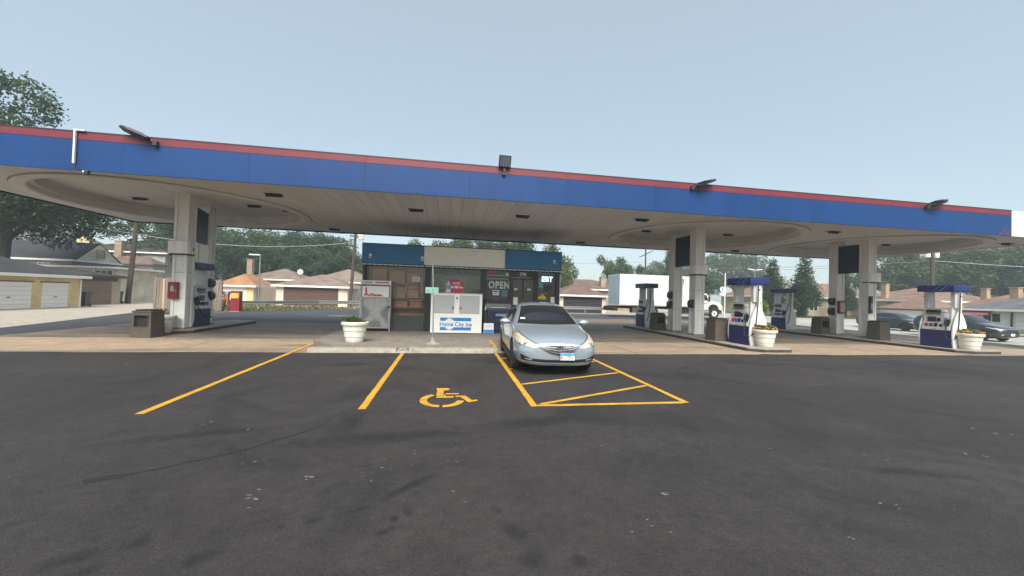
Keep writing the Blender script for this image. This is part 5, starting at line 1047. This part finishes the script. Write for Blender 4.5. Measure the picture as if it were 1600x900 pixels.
hip(-44.2-t.location.x, -38.3-t.location.x, 57.5-t.location.y, 60-t.location.y, 4.4, 5.4, .3, 'hip').build('porch_roof', 'roof_brown', t); MB().prism([(-49.8-t.location.x, 6.2), (-45.4-t.location.x, 6.2), (-47.6-t.location.x, 7.9)], 59.2-t.location.y, 59.4-t.location.y).build('gable', mat('gable_yellow', (.55, .47, .27), .7), t)
MB().box(-44-t.location.x, -38.4-t.location.x, 57.7-t.location.y, 60-t.location.y, -.3, 4.3).build('wall', 'wall_palegrey', t); opening(t, 'F', -41.2, -39.6, 2.9, 3.8, 57.7, 'trim_white', 'pane', 'window', 2)
house('large building with steep grey roof behind the trees at far left', -82, -50.5, 56, 72, 5.6, 6.2, 'wall_palegrey', 'roof_grey', 'hip', .5, 'building', 'building')
# middle: garages and bungalows
t, _, _ = house('white garage with orange shingle roof behind the wooden fence', -24.2, -20.9, 46, 51, 1.9, 1.35, 'wall_white', 'roof_orange', 'hip', .4, 'garage', 'garage')
garage_door(t, 'F', -23.9, -21.9, .0, 1.75, 46, 'door_white', 5); MB().box(-21.6-t.location.x, -20.88-t.location.x, 45.97-t.location.y, 45.999-t.location.y, 0, 1.75).build('side_panel', 'wall_yellow', t)
t, _, _ = house('brick bungalow with tan hip roof behind the lamp post', -27.5, -20.2, 58, 66, 2.95, 1.7, 'wall_brick', 'roof_tan', 'hip', .5); opening(t, 'F', -22.6, -21.6, 1.4, 2.4, 58)
chimney(t, -26.6, 57.5, 0, 5.5, 'wall_brick', .32)
t, _, _ = house('wide garage with brown door and pinkish hip roof behind the guardrail', -17.0, -10.2, 42, 48.5, 2.05, 1.3, 'wall_cream', 'roof_pink', 'hip', .35, 'garage', 'garage')
garage_door(t, 'F', -16.3, -11.1, .02, 1.92, 42, 'door_brown', 4); MB().box(-16.45-t.location.x, -10.95-t.location.x, 41.94-t.location.y, 41.998-t.location.y, 1.93, 2.03).build('lintel', 'trim_white', t)
t, _, _ = house('brick bungalow with pink hip roof left of the shop', -18.5, -10.5, 56, 66, 2.85, 2.0, 'wall_brick', 'roof_pink', 'hip', .5); opening(t, 'F', -13.5, -12.2, 1.3, 2.4, 56)
d = thing('satellite_dish', 'white satellite dish on the brick house behind the pinkish garage roof', 'satellite dish', (-19.4, 55, 3.3)); MB().lathe([(.0, .06), (.2, .04), (.34, -.03), (.36, -.03), (.2, .06), (0, .09)], 20, (0, 0, .7), 'Y').build('dish', 'trim_white', d, smooth=True); MB().tube([(0, .1, 0), (0, .1, .7)], .03, 6).build('mast', 'dark_metal', d)
t, _, _ = house('garage with black door and brown roof between the shop and the truck', 11.9, 17.2, 40, 46, 1.93, 1.3, 'wall_cream', 'roof_brown', 'hip', .35, 'garage', 'garage'); garage_door(t, 'F', 12.35, 16.75, .0, 1.72, 40, 'door_black', 4)
t, _, _ = house('house with dark brown hip roof behind the black garage door', 14.5, 27, 52, 62, 2.9, 1.6, 'wall_brick', 'roof_brown', 'hip', .5); opening(t, 'F', 17, 18.2, 1.4, 2.4, 52); chimney(t, 22.2, 53, 2.5, 4.7, 'wall_brick', .35)
# right: houses across the street
t, _, _ = house('beige house half hidden by pointed street trees', 45.5, 56, 48.5, 58, 2.7, 2.2, 'wall_beige', 'roof_terracotta', 'hip', .4); opening(t, 'F', 52.6, 53.9, .75, 2.2, 48.5); opening(t, 'F', 47, 48.2, .75, 2.2, 48.5)
t, _, _ = house('orange brick house behind the iron fence', 57, 68, 50, 60, 3.0, 2.2, 'brick_orange', 'roof_terracotta', 'hip', .4); opening(t, 'F', 60.2, 61.2, 1.0, 2.3, 50)
t, _, _ = house('white garage with red-brown roof behind the parked dark sedan', 55, 61, 35.6, 41.0, 1.45, 1.5, 'wall_white', 'roof_terracotta', 'hip', .3, 'garage', 'garage', 'trim_brown'); garage_door(t, 'W', 36.6, 40.2, -.2, 1.3, 55, 'door_white', 4)
t, _, _ = house('house with slate and terracotta roof and brick chimney above the dark sedan', 62, 76, 40, 52, 2.6, 1.9, 'wall_beige', 'roof_terracotta', 'hip', .4); chimney(t, 62.6, 46, 0, 4.9, 'brick_orange', .32); opening(t, 'W', 47, 48.5, 1.0, 2.0, 62)
t, _, _ = house('low house with terracotta roof behind the rightmost pump topper', 58, 72, 28, 35.3, 1.95, 1.8, 'wall_white', 'roof_terracotta', 'hip', .4); chimney(t, 60, 34, 0, 4.0, 'brick_orange', .26); opening(t, 'W', 30, 31.5, .6, 1.6, 58)
t, _, _ = house('grey-roofed bungalow with white walls behind the dark crossover', 52, 60, 22.5, 31.0, 1.7, 1.7, 'wall_white', 'roof_slate', 'hip', .5); garage_door(t, 'W', 24.2, 27.4, -.1, 1.4, 52, 'door_white', 4); opening(t, 'W', 28.4, 29.6, .5, 1.3, 52); chimney(t, 56, 29.5, 1.5, 3.9, 'brick_orange', .3)
aw = MB().prism([(51.2, 1.15), (52, 1.15), (52, 1.62)], 29.0, 31.0, 'XZ'); 
aw.v = [(x-t.location.x, y-t.location.y, z) for x, y, z in aw.v]; aw.build('awning', mat('awning_red', (.32, .07, .07), .6), t)
for k, y in enumerate((23.6, 24.0, 25.8, 27.6)): MB().box(51.94-t.location.x, 51.998-t.location.x, y-t.location.y, y+.12-t.location.y, -.1, 1.45).build('post', 'dark_metal', t)
t, _, _ = house('bungalow with reddish roof at the far right edge', 62, 76, 18, 27, 2.4, 2.0, 'wall_palegrey', 'roof_terracotta', 'hip', .5); chimney(t, 64, 25, 2, 4.6, 'brick_orange', .35)

# ------------------------------------------------------------------ fences, guardrail
fc = thing('wood_fence', 'weathered grey board fence behind the left island', 'fence', (-18.75, 28.35, 0)); rb = random.Random(5)
for k in range(25):
    x = k*.148; h = 2.14+rb.uniform(-.03, .03); mb = MB().cbox(x, x+.138, -.012, .012, .06, h, .004, T(0, x*.16, 0) @ RY(rb.uniform(-.006, .006)))
    mb.build('board', 'wood_light' if k == 3 else 'wood_grey', fc)
for z in (.4, 1.8): MB().box(0, 3.7, .02, .06, z, z+.09, RZ(.16)).build('rail', 'wood_grey', fc)
for x in (.05, 1.8, 3.55): MB().box(x, x+.1, .06+x*.16, .16+x*.16, 0, 2.1).build('post', 'wood_grey', fc)
fb = thing('wood_fence', 'dark board fence between the orange-roofed and brown-door garages', 'fence', (-20.7, 46.5, 0))
for k in range(26): x = k*.145; MB().box(x, x+.135, 0, .025, .03, 1.75+rb.uniform(-.03, .03)).build('board', 'wood_grey', fb)
MB().box(0, 3.75, .03, .07, .5, .6).box(0, 3.75, .03, .07, 1.4, 1.5).build('rail', 'wood_grey', fb)
fb = thing('wood_fence', 'short board fence between the pinkish garage and the shop', 'fence', (-9.6, 44, 0))
for k in range(24): x = k*.145; MB().box(x, x+.135, 0, .025, .03, 1.8+rb.uniform(-.04, .04)).build('board', 'wood_grey', fb)
MB().box(0, 3.5, .03, .07, 1.4, 1.5).build('rail', 'wood_grey', fb)
fi = thing('iron_fence', 'dark iron picket fence in front of the orange brick house', 'fence', (56.5, 46.5, 0))
for k in range(34): x = k*.16; MB().box(x, x+.03, 0, .03, -.2, 1.55).build('picket', 'dark_metal', fi)
MB().box(0, 5.4, -.005, .035, .2, .25).box(0, 5.4, -.005, .035, 1.3, 1.35).build('rail', 'dark_metal', fi)
WB = [(0, .0), (.03, .03), (.03, .07), (-.02, .12), (-.02, .18), (.03, .23), (.03, .27), (0, .30)]
def guard(pts, label, step=2.6, h=.42):
    t = thing('guardrail', label, 'guardrail', (pts[0][0], pts[0][1], 0)); ox, oy = pts[0]
    for (xa, ya), (xb, yb) in zip(pts[:-1], pts[1:]):
        L_ = math.hypot(xb-xa, yb-ya); an = math.atan2(yb-ya, xb-xa); M = T(xa-ox, ya-oy, h) @ RZ(an); n_ = max(1, round(L_/4)); s = L_/n_
        for k in range(n_):
            v = [M @ Vector((x, -a-.004*(k % 2), z)) for x in (k*s-.1, (k+1)*s+.1) for a, z in WB]; q = len(WB)
            MB().add(v, [(i, i+1, q+i+1, q+i) for i in range(q-1)]).build('beam', 'galvanised', t)
        for k in range(int(L_/step)+1): MB().box(k*step-.05, k*step+.05, .03, .13, -h, .34, M).build('post', 'galvanised', t)
guard([(-18.3, 33.3), (-15.3, 30.5)], 'short guardrail piece at the foot of the utility pole by the wooden fence')
guard([(-15.2, 30.3), (-13.6, 32.2), (-11.2, 36.4), (-8.2, 38.2), (-2.0, 38.6)], 'long galvanised guardrail in front of the brown garage door')
guard([(6.5, 38.6), (16.8, 38.4)], 'galvanised guardrail in front of the black garage door')

# ------------------------------------------------------------------ poles, lamps, wires
def upole(x, y, h, r, label, lean=(0, 0), arms=()):
    t = thing('utility_pole', label, 'utility pole', (x, y, 0)); f = lambda z: (lean[0]*z/h, lean[1]*z/h, z)
    MB().tube([f(-.3), f(h*.5), f(h)], [r, r*.88, r*.72], 12).build('pole', 'pole_wood', t, smooth=True)
    for z, w, tl in arms: p_ = f(z); MB().box(-w/2, w/2, -.06, .06, -.06, .06, T(p_[0], p_[1]-.15, z) @ RY(tl)).build('crossarm', 'pole_wood', t)
    for z, w, tl in arms:
        for k in (-.45, -.2, .2, .45): p_ = f(z); MB().lathe([(.04, 0), (.05, .04), (.03, .12), (0, .13)], 8, (0, 0, 0), 'Z', T(p_[0]+k*w, p_[1]-.15, z+.06-math.sin(tl)*k*w)).build('insulator', 'galvanised', t)
    return t
p1 = upole(-27.5, 38.6, 9.5, .20, 'leaning brown utility pole beside the brown garage', (.55, 0), ((8.8, 2.2, .05),))
p2 = upole(-9.75, 41.2, 8.3, .17, 'grey utility pole just left of the shop fascia', (.35, 0), ((7.9, 1.6, .1), (7.2, 1.0, .1)))
MB().lathe([(.25, 0), (.28, .06), (.28, .75), (.22, .85), (0, .86)], 16, (.85, 0, 6.9)).build('transformer', 'trim_white', p2, smooth=True)
p3 = upole(32.7, 60, 10.8, .16, 'thin utility pole with tilted crossarm behind the truck', (0, 0), ((9.3, 2.6, -.45),))
p4 = upole(48.0, 31.0, 8.6, .19, 'utility pole with two transformers rising behind the rightmost pump', (-.2, 0), ((8.1, 1.8, 0),))
for s in (-1, 1): MB().lathe([(.22, 0), (.24, .05), (.24, .75), (.18, .85), (0, .86)], 14, (s*.55-.2, 0, 6.7)).build('transformer', 'trim_white', p4, smooth=True)
def lamp(x, y, h, label, kind):
    t = thing('street_lamp', label, 'street lamp', (x, y, 0)); MB().tube([(0, 0, 0), (0, 0, h)], [.06, .04], 10).build('pole', 'galvanised', t, smooth=True); MB().lathe([(.12, 0), (.12, .15), (.07, .2)], 12).build('base', 'galvanised', t)
    for s in ((-1, 1) if kind == 2 else (-1,)):
        M = T(s*.1, 0, h) @ RY(-s*.12) if kind == 2 else T(0, 0, h)
        MB().cbox(min(0, s*.75), max(0, s*.75), -.12, .12, -.02, .07, .02, M).build('lamp_head', 'trim_white', t)
lamp(-14.34, 32.4, 4.2, 'grey lamp post with single white head behind the red vacuum', 1); lamp(33.5, 37.5, 5.25, 'lamp post with twin white heads behind the middle pump', 2)
t = thing('sign_pole', 'slim white pole with small round sign right of the truck cab', 'sign pole', (29.6, 37.2, 0)); MB().tube([(0, 0, 0), (0, 0, 4.8)], .05, 8).build('pole', 'trim_white', t, smooth=True)
MB().lathe([(.0, -.03), (.28, -.03), (.28, .03), (0, .03)], 20, (-.32, 0, 3.0), 'Y').build('round_sign', 'trim_white', t); MB().lathe([(.0, -.036), (.15, -.036), (.15, -.031)], 16, (-.32, 0, 3.0), 'Y').build('sign_mark', 'stripe_pale', t); MB().box(-.6, -.02, -.02, .02, 2.35, 2.6).build('plate', 'trim_white', t)
def wire(a, b_, sag, label, r=.014, n=14):
    pts = [(lerp(a[0], b_[0], i/n), lerp(a[1], b_[1], i/n), lerp(a[2], b_[2], i/n)-sag*4*(i/n)*(1-i/n)) for i in range(n+1)]
    tag(MB().tube(pts, r, 5).build('overhead_wire', MATS['galvanised'] if r > .018 else MATS['cable']), label, 'wire', 'overhead wires')
wire((-48, 38, 9.5), (-27.2, 38.5, 6.1), .3, 'pale overhead wire running to the leaning pole from the left', .022); wire((-27.2, 38.5, 6.1), (-9.5, 41, 6.6), .75, 'pale overhead wire sagging between the leaning pole and the pole by the shop', .022); wire((-27.2, 38.4, 7.6), (-9.5, 41, 7.5), .5, 'upper dark wire between the leaning pole and the pole by the shop'); wire((-48, 37, 5.4), (-27.2, 38.4, 5.0), .3, 'dark overhead wire crossing in front of the dark shingle roof')
wire((-9.5, 41, 6.4), (32.7, 60, 8.0), .9, 'dark overhead wire passing behind the shop'); wire((32.7, 59.9, 6.8), (48, 31, 6.2), .5, 'overhead wire from the tilted-crossarm pole to the transformer pole'); wire((48, 31, 6.4), (32, 50, 6.3), .3, 'pale overhead wire to the left of the transformer pole', .022); wire((47.9, 31, 6.4), (62, 14, 4.4), .35, 'pale overhead wire falling to the right of the transformer pole', .022)

# ------------------------------------------------------------------ vacuum, carts, bush
vc = thing('vacuum_machine', 'red coin vacuum machine with orange panel beside the wooden fence', 'vacuum machine', (-14.35, 29.3, 0))
MB().cbox(-.28, .28, -.22, .22, .05, 1.38, .03).build('body', 'red_paint', vc); MB().box(-.30, .30, -.24, .24, 0, .05).build('base', 'kerb_concrete', vc); MB().box(-.25, .25, -.228, -.221, .92, 1.28).build('panel', mat('panel_orange', (.75, .32, .03), .5, var=.3, scale=8), vc)
MB().box(-.20, .12, -.232, -.229, 1.18, 1.23).box(-.20, .20, -.232, -.229, 1.06, 1.10).box(-.2, .05, -.232, -.229, .97, 1.0).build('panel_lines', mat('panel_yellow', (.8, .6, .2), .5), vc); MB().cbox(-.30, .30, -.24, .24, 1.38, 1.42, .01).build('cap', 'dark_metal', vc)
av = thing('air_machine', 'narrow orange air machine with looped black hose beside the red vacuum', 'air machine', (-15.0, 29.35, 0))
MB().cbox(-.14, .14, -.14, .14, .45, 1.15, .02).build('body', mat('air_orange', (.5, .18, .06), .5, var=.2), av); MB().cbox(-.17, .17, -.16, .16, 1.15, 1.38, .03).build('head', mat('air_grey', (.3, .33, .3), .5), av); MB().box(-.06, .06, -.06, .06, 0, .45).build('stem', 'galvanised', av)
MB().tube([(-.14, -.1, 1.0), (-.3, -.12, 1.1), (-.42, -.14, .9), (-.40, -.16, .4), (-.25, -.18, .1), (-.05, -.2, .3), (.05, -.18, .8)], .03, 8).build('hose', 'rubber', av, smooth=True)
def cart(x, y, rz, label):
    t = thing('wheeled_bin', label, 'wheeled bin', (x, y, 0), rz); a, b_ = .24, .30
    v = [(-a, -a, .06), (a, -a, .06), (a, a, .06), (-a, a, .06), (-b_, -b_, .98), (b_, -b_, .98), (b_, b_, .98), (-b_, b_, .98)]
    MB().add(v, [(3, 2, 1, 0), (0, 1, 5, 4), (1, 2, 6, 5), (2, 3, 7, 6), (3, 0, 4, 7), (4, 5, 6, 7)]).build('body', 'black_plastic', t); MB().cbox(-.33, .33, -.34, .34, .98, 1.05, .02).build('lid', 'black_plastic', t)
    for s in (-1, 1): MB().lathe([(.11, -.03), (.11, .03)], 14, (s*.27, .26, .11), 'X').build('wheel', 'rubber', t)
cart(-25.45, 31.85, .2, 'black wheeled bin between the yellow and brown garages'); cart(-27.75, 37.75, 0, 'black wheeled bin with pale lid by the leaning pole'); cart(-8.6, 42.8, 0, 'dark wheeled bin behind the guardrail beside the shop')
leaf_mat('leaf_bush', (.10, .15, .03), (.20, .24, .06)); leaf_mat('leaf_dark', (.032, .062, .026), (.062, .10, .038)); leaf_mat('leaf_mid', (.055, .092, .030), (.105, .145, .045)); leaf_mat('leaf_light', (.09, .135, .035), (.155, .19, .055))
def crown(seed, lobes, nleaf, size, flat=1.0):
    """leaf faces packed towards the outside of several lobes"""
    rs = np.random.RandomState(seed); C = []; vol = np.array([q[3]**2 for q in lobes]); pr = vol/vol.sum()
    nc = nleaf//14; li = rs.choice(len(lobes), nc, p=pr); cen = []
    for k in range(nc):
        x, y, z, r = lobes[li[k]]; d = rs.normal(size=3); d /= np.linalg.norm(d); q = r*rs.uniform(.35, 1.05)**.6; cen.append((x+d[0]*q, y+d[1]*q, z+d[2]*q*flat))
    cen = np.repeat(np.array(cen), 14, axis=0); cen = cen+rs.normal(size=cen.shape)*size*1.5
    it = iter(cen); return leafquads(len(cen), lambda r: next(it), size, rs)
def tree_tpl(seed, kind, nleaf, size):
    """returns trunk and crown meshes for a tree 10 m tall"""
    r = random.Random(seed); lobes = []; tr = MB()
    if kind == 'broad':
        tr.tube([(0, 0, -.2), (r.uniform(-.1, .1), 0, 1.5), (r.uniform(-.2, .2), r.uniform(-.2, .2), 3.2)], [.30, .22, .18], 10); n_ = 13
        for k in range(n_):
            a = k*2.4+r.uniform(-.4, .4); d = r.uniform(1.0, 3.3) if k else 0; z = r.uniform(4.0, 8.0) if k else 8.4; rad = r.uniform(1.1, 1.9); lobes.append((d*math.cos(a), d*math.sin(a), z, rad))
            tr.tube([(0, 0, 2.2+.1*k), (d*.4*math.cos(a), d*.4*math.sin(a), 2.6+(z-2.6)*.55), (d*.9*math.cos(a), d*.9*math.sin(a), z)], [.13, .08, .03], 6)
    elif kind == 'cone':
        tr.tube([(0, 0, -.2), (0, 0, 3), (0, 0, 8.5)], [.22, .17, .04], 8)
        for k in range(22):
            z = 2.0+k*.35; rad = (1-(z-1.2)/9.4)**.8*2.5; a = k*2.4; lobes.append((math.cos(a)*rad*.45, math.sin(a)*rad*.45, z, max(.45, rad*.62)))
        lobes.append((0, 0, 9.5, .5))
    elif kind == 'round':
        tr.tube([(0, 0, -.2), (0, 0, 2.5), (0, 0, 5)], [.24, .2, .12], 8)
        for k in range(16): a = k*2.4; z = 2.8+k*.40; rad = 2.3*math.sin(PI*min(1, max(.12, (z-1.0)/9.6)))**.8; lobes.append((math.cos(a)*rad*.5, math.sin(a)*rad*.5, z, rad*.62))
        lobes.append((0, 0, 9.1, .8))
    elif kind == 'sparse':
        tr.tube([(0, 0, -.2), (.2, 0, 3), (.1, .1, 6.5)], [.20, .15, .06], 8)
        for k in range(11):
            a = k*2.4+r.uniform(-.5, .5); d = r.uniform(.8, 2.8); z = r.uniform(3.6, 9.2); lobes.append((d*math.cos(a), d*math.sin(a), z, r.uniform(.6, 1.15)))
            tr.tube([(.1, 0, 2.5+.25*k), (d*math.cos(a), d*math.sin(a), z)], [.07, .02], 5)
    v, f = crown(seed, lobes, nleaf, size, .85); return tr.mesh('trunk'), npmesh('crown', v, f)
TPL = {}
for nm_, kd, sd, nl_, sz in (('b1', 'broad', 1, 13000, .155), ('b2', 'broad', 2, 13000, .155), ('b3', 'broad', 3, 13000, .155), ('big', 'broad', 11, 46000, .082), ('c1', 'cone', 4, 14000, .12), ('r1', 'round', 5, 14000, .13), ('r2', 'round', 8, 14000, .13), ('s1', 'sparse', 6, 4200, .15), ('s2', 'sparse', 7, 4200, .15)): TPL[nm_] = tree_tpl(sd, kd, nl_, sz)
def tree(k, x, y, h, w, m, label, rz=0, group='trees', zb=0):
    tr, cr = TPL[k]; t = thing('tree', label, 'tree', (x, y, zb), rz, group); s = h/10
    a = bpy.data.objects.new('trunk', tr); b_ = bpy.data.objects.new('crown', cr)
    for o, mt in ((a, MATS['bark']), (b_, MATS[m])):
        COL.objects.link(o); o.parent = t
        if not o.data.materials: o.data.materials.append(None)
        o.material_slots[0].link = 'OBJECT'; o.material_slots[0].material = mt
    t.scale = (s*w, s*w, s); return t
tree('big', -33.8, 35.5, 18.2, 1.0, 'leaf_dark', 'tall dark tree rising over the canopy at far left', .5)
tree('s2', -43, 66, 13.5, 1.3, 'leaf_dark', 'open-branched tree behind the yellow gable', .4); tree('b2', -50, 84, 16, 1.2, 'leaf_mid', 'leafy tree above the dark brown roof at left', 1); tree('b1', -42.5, 78, 13.5, 1.0, 'leaf_mid', 'leafy tree just right of the leaning utility pole', 2)
tree('r1', -36.5, 72, 11.5, 1.25, 'leaf_dark', 'dense dark tree left of the left front column', 1); tree('b3', -32, 74, 12.5, 1.15, 'leaf_mid', 'broad green tree right of the left columns', .3); tree('b1', -27.5, 76, 12.8, 1.15, 'leaf_mid', 'broad green tree behind the lamp post', 4)
tree('b2', -23.5, 74, 12.3, 1.1, 'leaf_dark', 'darker broad tree above the pinkish garage roof', 2.2); tree('b3', -19.6, 72, 11.4, 1.05, 'leaf_mid', 'rightmost tall tree of the row left of the shop', 5); tree('b1', -16.8, 76, 8.2, .9, 'leaf_mid', 'shorter tree at the right end of the row left of the shop', 1.5); tree('b2', -9.5, 110, 10, 1.2, 'leaf_light', 'distant pale tree between utility pole and shop', 2)
tree('b3', -40.5, 62, 8, 1.1, 'leaf_dark', 'low dark tree behind the pale two-storey house', 2.5); tree('b2', -30, 64, 8.6, 1.2, 'leaf_dark', 'low dark tree behind the orange-roofed garage', 3.1); tree('b1', -25, 68, 8.2, 1.3, 'leaf_dark', 'low dark tree behind the tan hip roof', .6); tree('b3', -19.8, 69, 8, 1.2, 'leaf_dark', 'low dark tree behind the satellite dish', 1.3)
for i, (x, y, h, k, m) in enumerate(((-3, 66, 11.3, 's1', 'leaf_mid'), (1.5, 64, 11.4, 'b1', 'leaf_mid'), (6.5, 62, 11.2, 'b2', 'leaf_dark'), (11.5, 60, 11, 'b3', 'leaf_dark'), (15.6, 58, 10.1, 'b1', 'leaf_mid'))):
    tree(k, x, y, h, 1.05, m, ['thin tree over the left half of the shop fascia', 'tree behind the cream shop fascia, left of the roof unit', 'tree behind the right half of the cream shop fascia', 'dark tree behind the right blue shop fascia', 'tree at the right corner of the shop roof'][i], i*1.3)
tree('r2', 14.5, 47, 5.6, .95, 'leaf_light', 'bright green rounded tree at the right corner of the shop', 1)
tree('s1', 29.5, 66, 10.0, .8, 'leaf_mid', 'thin leafy tree above the left end of the truck box', 0); tree('b2', 34, 72, 9.2, .8, 'leaf_mid', 'rounded tree above the middle of the truck box', 2); tree('s2', 38, 70, 9.3, .9, 'leaf_mid', 'sparse tree by the tilted-crossarm pole', 3); tree('c1', 43.2, 70, 11.6, 1.0, 'leaf_dark', 'conical dark tree left of the middle rear column', 0); tree('b3', 24, 120, 9, 1.3, 'leaf_mid', 'distant low tree between shop and truck', 2)
for i, (x, y, h, k, m) in enumerate(((68, 118, 15, 'b1', 'leaf_mid'), (80, 120, 15, 'b3', 'leaf_mid'), (96, 116, 19, 'b2', 'leaf_mid'), (52, 72, 8, 'b2', 'leaf_mid'), (112, 122, 15, 'b1', 'leaf_mid'))):
    tree(k, x, y, h, 1.2, m, ['distant hazy tree right of the middle columns', 'second distant hazy tree right of the middle columns', 'tallest distant hazy tree above the middle pump topper', 'low green tree behind the truck cab', 'distant hazy tree between the two pointed street trees'][i], i*1.1)
tree('c1', 41.9, 44, 7.4, 1.15, 'leaf_dark', 'left of two pointed dark street trees behind the distant pump', 0); tree('c1', 46.8, 44, 8.0, 1.2, 'leaf_dark', 'right of two pointed dark street trees behind the distant pump', 1.2); tree('c1', 54.6, 45, 6.8, .95, 'leaf_dark', 'dark tree seen between the rightmost columns', 2)
for i, (x, y, h, k) in enumerate(((84, 60, 13.2, 'b1'), (92, 57, 13.6, 'b2'), (100, 54, 14.5, 'b3'), (104, 45, 15, 'b1'), (108, 36, 15.2, 'b2'), (104, 28, 15, 'b3'), (98, 20, 14.2, 'b1'), (112, 64, 14, 'b2'), (120, 50, 16.5, 'b3'), (122, 34, 16, 'b1'))):
    tree(k, x, y, h, 1.25, 'leaf_mid', ['hazy tree right of the rightmost front column', 'hazy broad tree left of the transformer pole', 'hazy tree directly behind the transformer pole', 'hazy tall tree right of the transformer pole', 'tall hazy tree over the grey-roofed bungalow', 'tall hazy tree over the far right bungalow', 'hazy tree at the right edge of the picture', 'farthest hazy tree behind the rightmost column', 'farthest hazy tree behind the transformer pole', 'farthest hazy tree near the right edge'][i], i*1.7)
bu = thing('bush', 'round bright green bush in a low pot behind the middle pump', 'bush', (33.0, 36.0, 0)); rs = np.random.RandomState(2)
v, f = crown(21, [(0, 0, 1.1, .72), (.1, .1, 1.55, .5), (-.2, 0, .8, .55), (.25, 0, .85, .55)], 2600, .07); link('foliage', npmesh('foliage', v, f), 'leaf_bush', bu); MB().lathe([(.32, 0), (.42, .35), (.45, .38), (.40, .38), (0, .36)], 20).build('pot', mat('pot_tan', (.4, .33, .2), .8), bu)
for (x, y, s, lab) in ((49.2, 46.5, .9, 'low dark hedge bush in front of the beige house'), (61, 43, 1.4, 'yellow-green shrub right of the rightmost front column'), (27.6, 38.3, .8, 'scruffy bush at the front of the truck')):
    b2_ = thing('bush', lab, 'bush', (x, y, 0)); v, f = crown(int(x), [(0, 0, .6*s, .7*s), (.5*s, .1, .5*s, .55*s), (-.5*s, 0, .5*s, .55*s)], 1500, .09); link('foliage', npmesh('foliage', v, f), 'leaf_bush' if s > 1 else 'leaf_mid', b2_); MB().tube([(0, 0, -.1), (0, 0, .5*s)], .05, 6).build('stem', 'bark', b2_)
# grass tufts by the guardrail
rs = np.random.RandomState(12); pts = []
while len(pts) < 2600:
    x, y = rs.uniform(-18.5, -8), rs.uniform(28, 38.3); k = (x+14.9)*(34.8-28.2)-(y-28.2)*(-12.3+14.9)
    if y > 28.5+max(0, (x+14.9))*1.35 or (x < -15 and y < 29.0): pts.append((x, y))
pts = np.array(pts); n_ = len(pts); v = np.zeros((n_*4, 3)); a = rs.uniform(0, 6.28, n_); w = .05; h = rs.uniform(.05, .22, n_)
for k, (du, dz) in enumerate(((-w, 0), (w, 0), (w*.6, 1), (-w*.6, 1))): v[k::4, 0] = pts[:, 0]+np.cos(a)*du+dz*rs.uniform(-.06, .06, n_); v[k::4, 1] = pts[:, 1]+np.sin(a)*du; v[k::4, 2] = dz*h
leaf_mat('grass_dry', (.22, .20, .09), (.13, .15, .06)); tag(link('grass', npmesh('grass', v, np.arange(n_*4).reshape(n_, 4)), 'grass_dry'), 'dry tufts of grass along the guardrail', None, kind='stuff')
# ------------------------------------------------------------------ haze: summer air thick enough to grey the far trees
hz = MB().box(-230, 330, -45, 330, -1.3, 34)
hz_m = bpy.data.materials.new('haze_air'); hz_m.use_nodes = True; hn = hz_m.node_tree; hn.nodes.clear()
ho = hn.nodes.new('ShaderNodeOutputMaterial'); hv = hn.nodes.new('ShaderNodeVolumePrincipled')
hv.inputs['Color'].default_value = (.78, .90, 1, 1); hv.inputs['Density'].default_value = .0013; hv.inputs['Anisotropy'].default_value = 0
hn.links.new(hv.outputs[0], ho.inputs['Volume'])
tag(hz.build('haze', hz_m), 'pale summer haze over the whole place', None, kind='stuff')
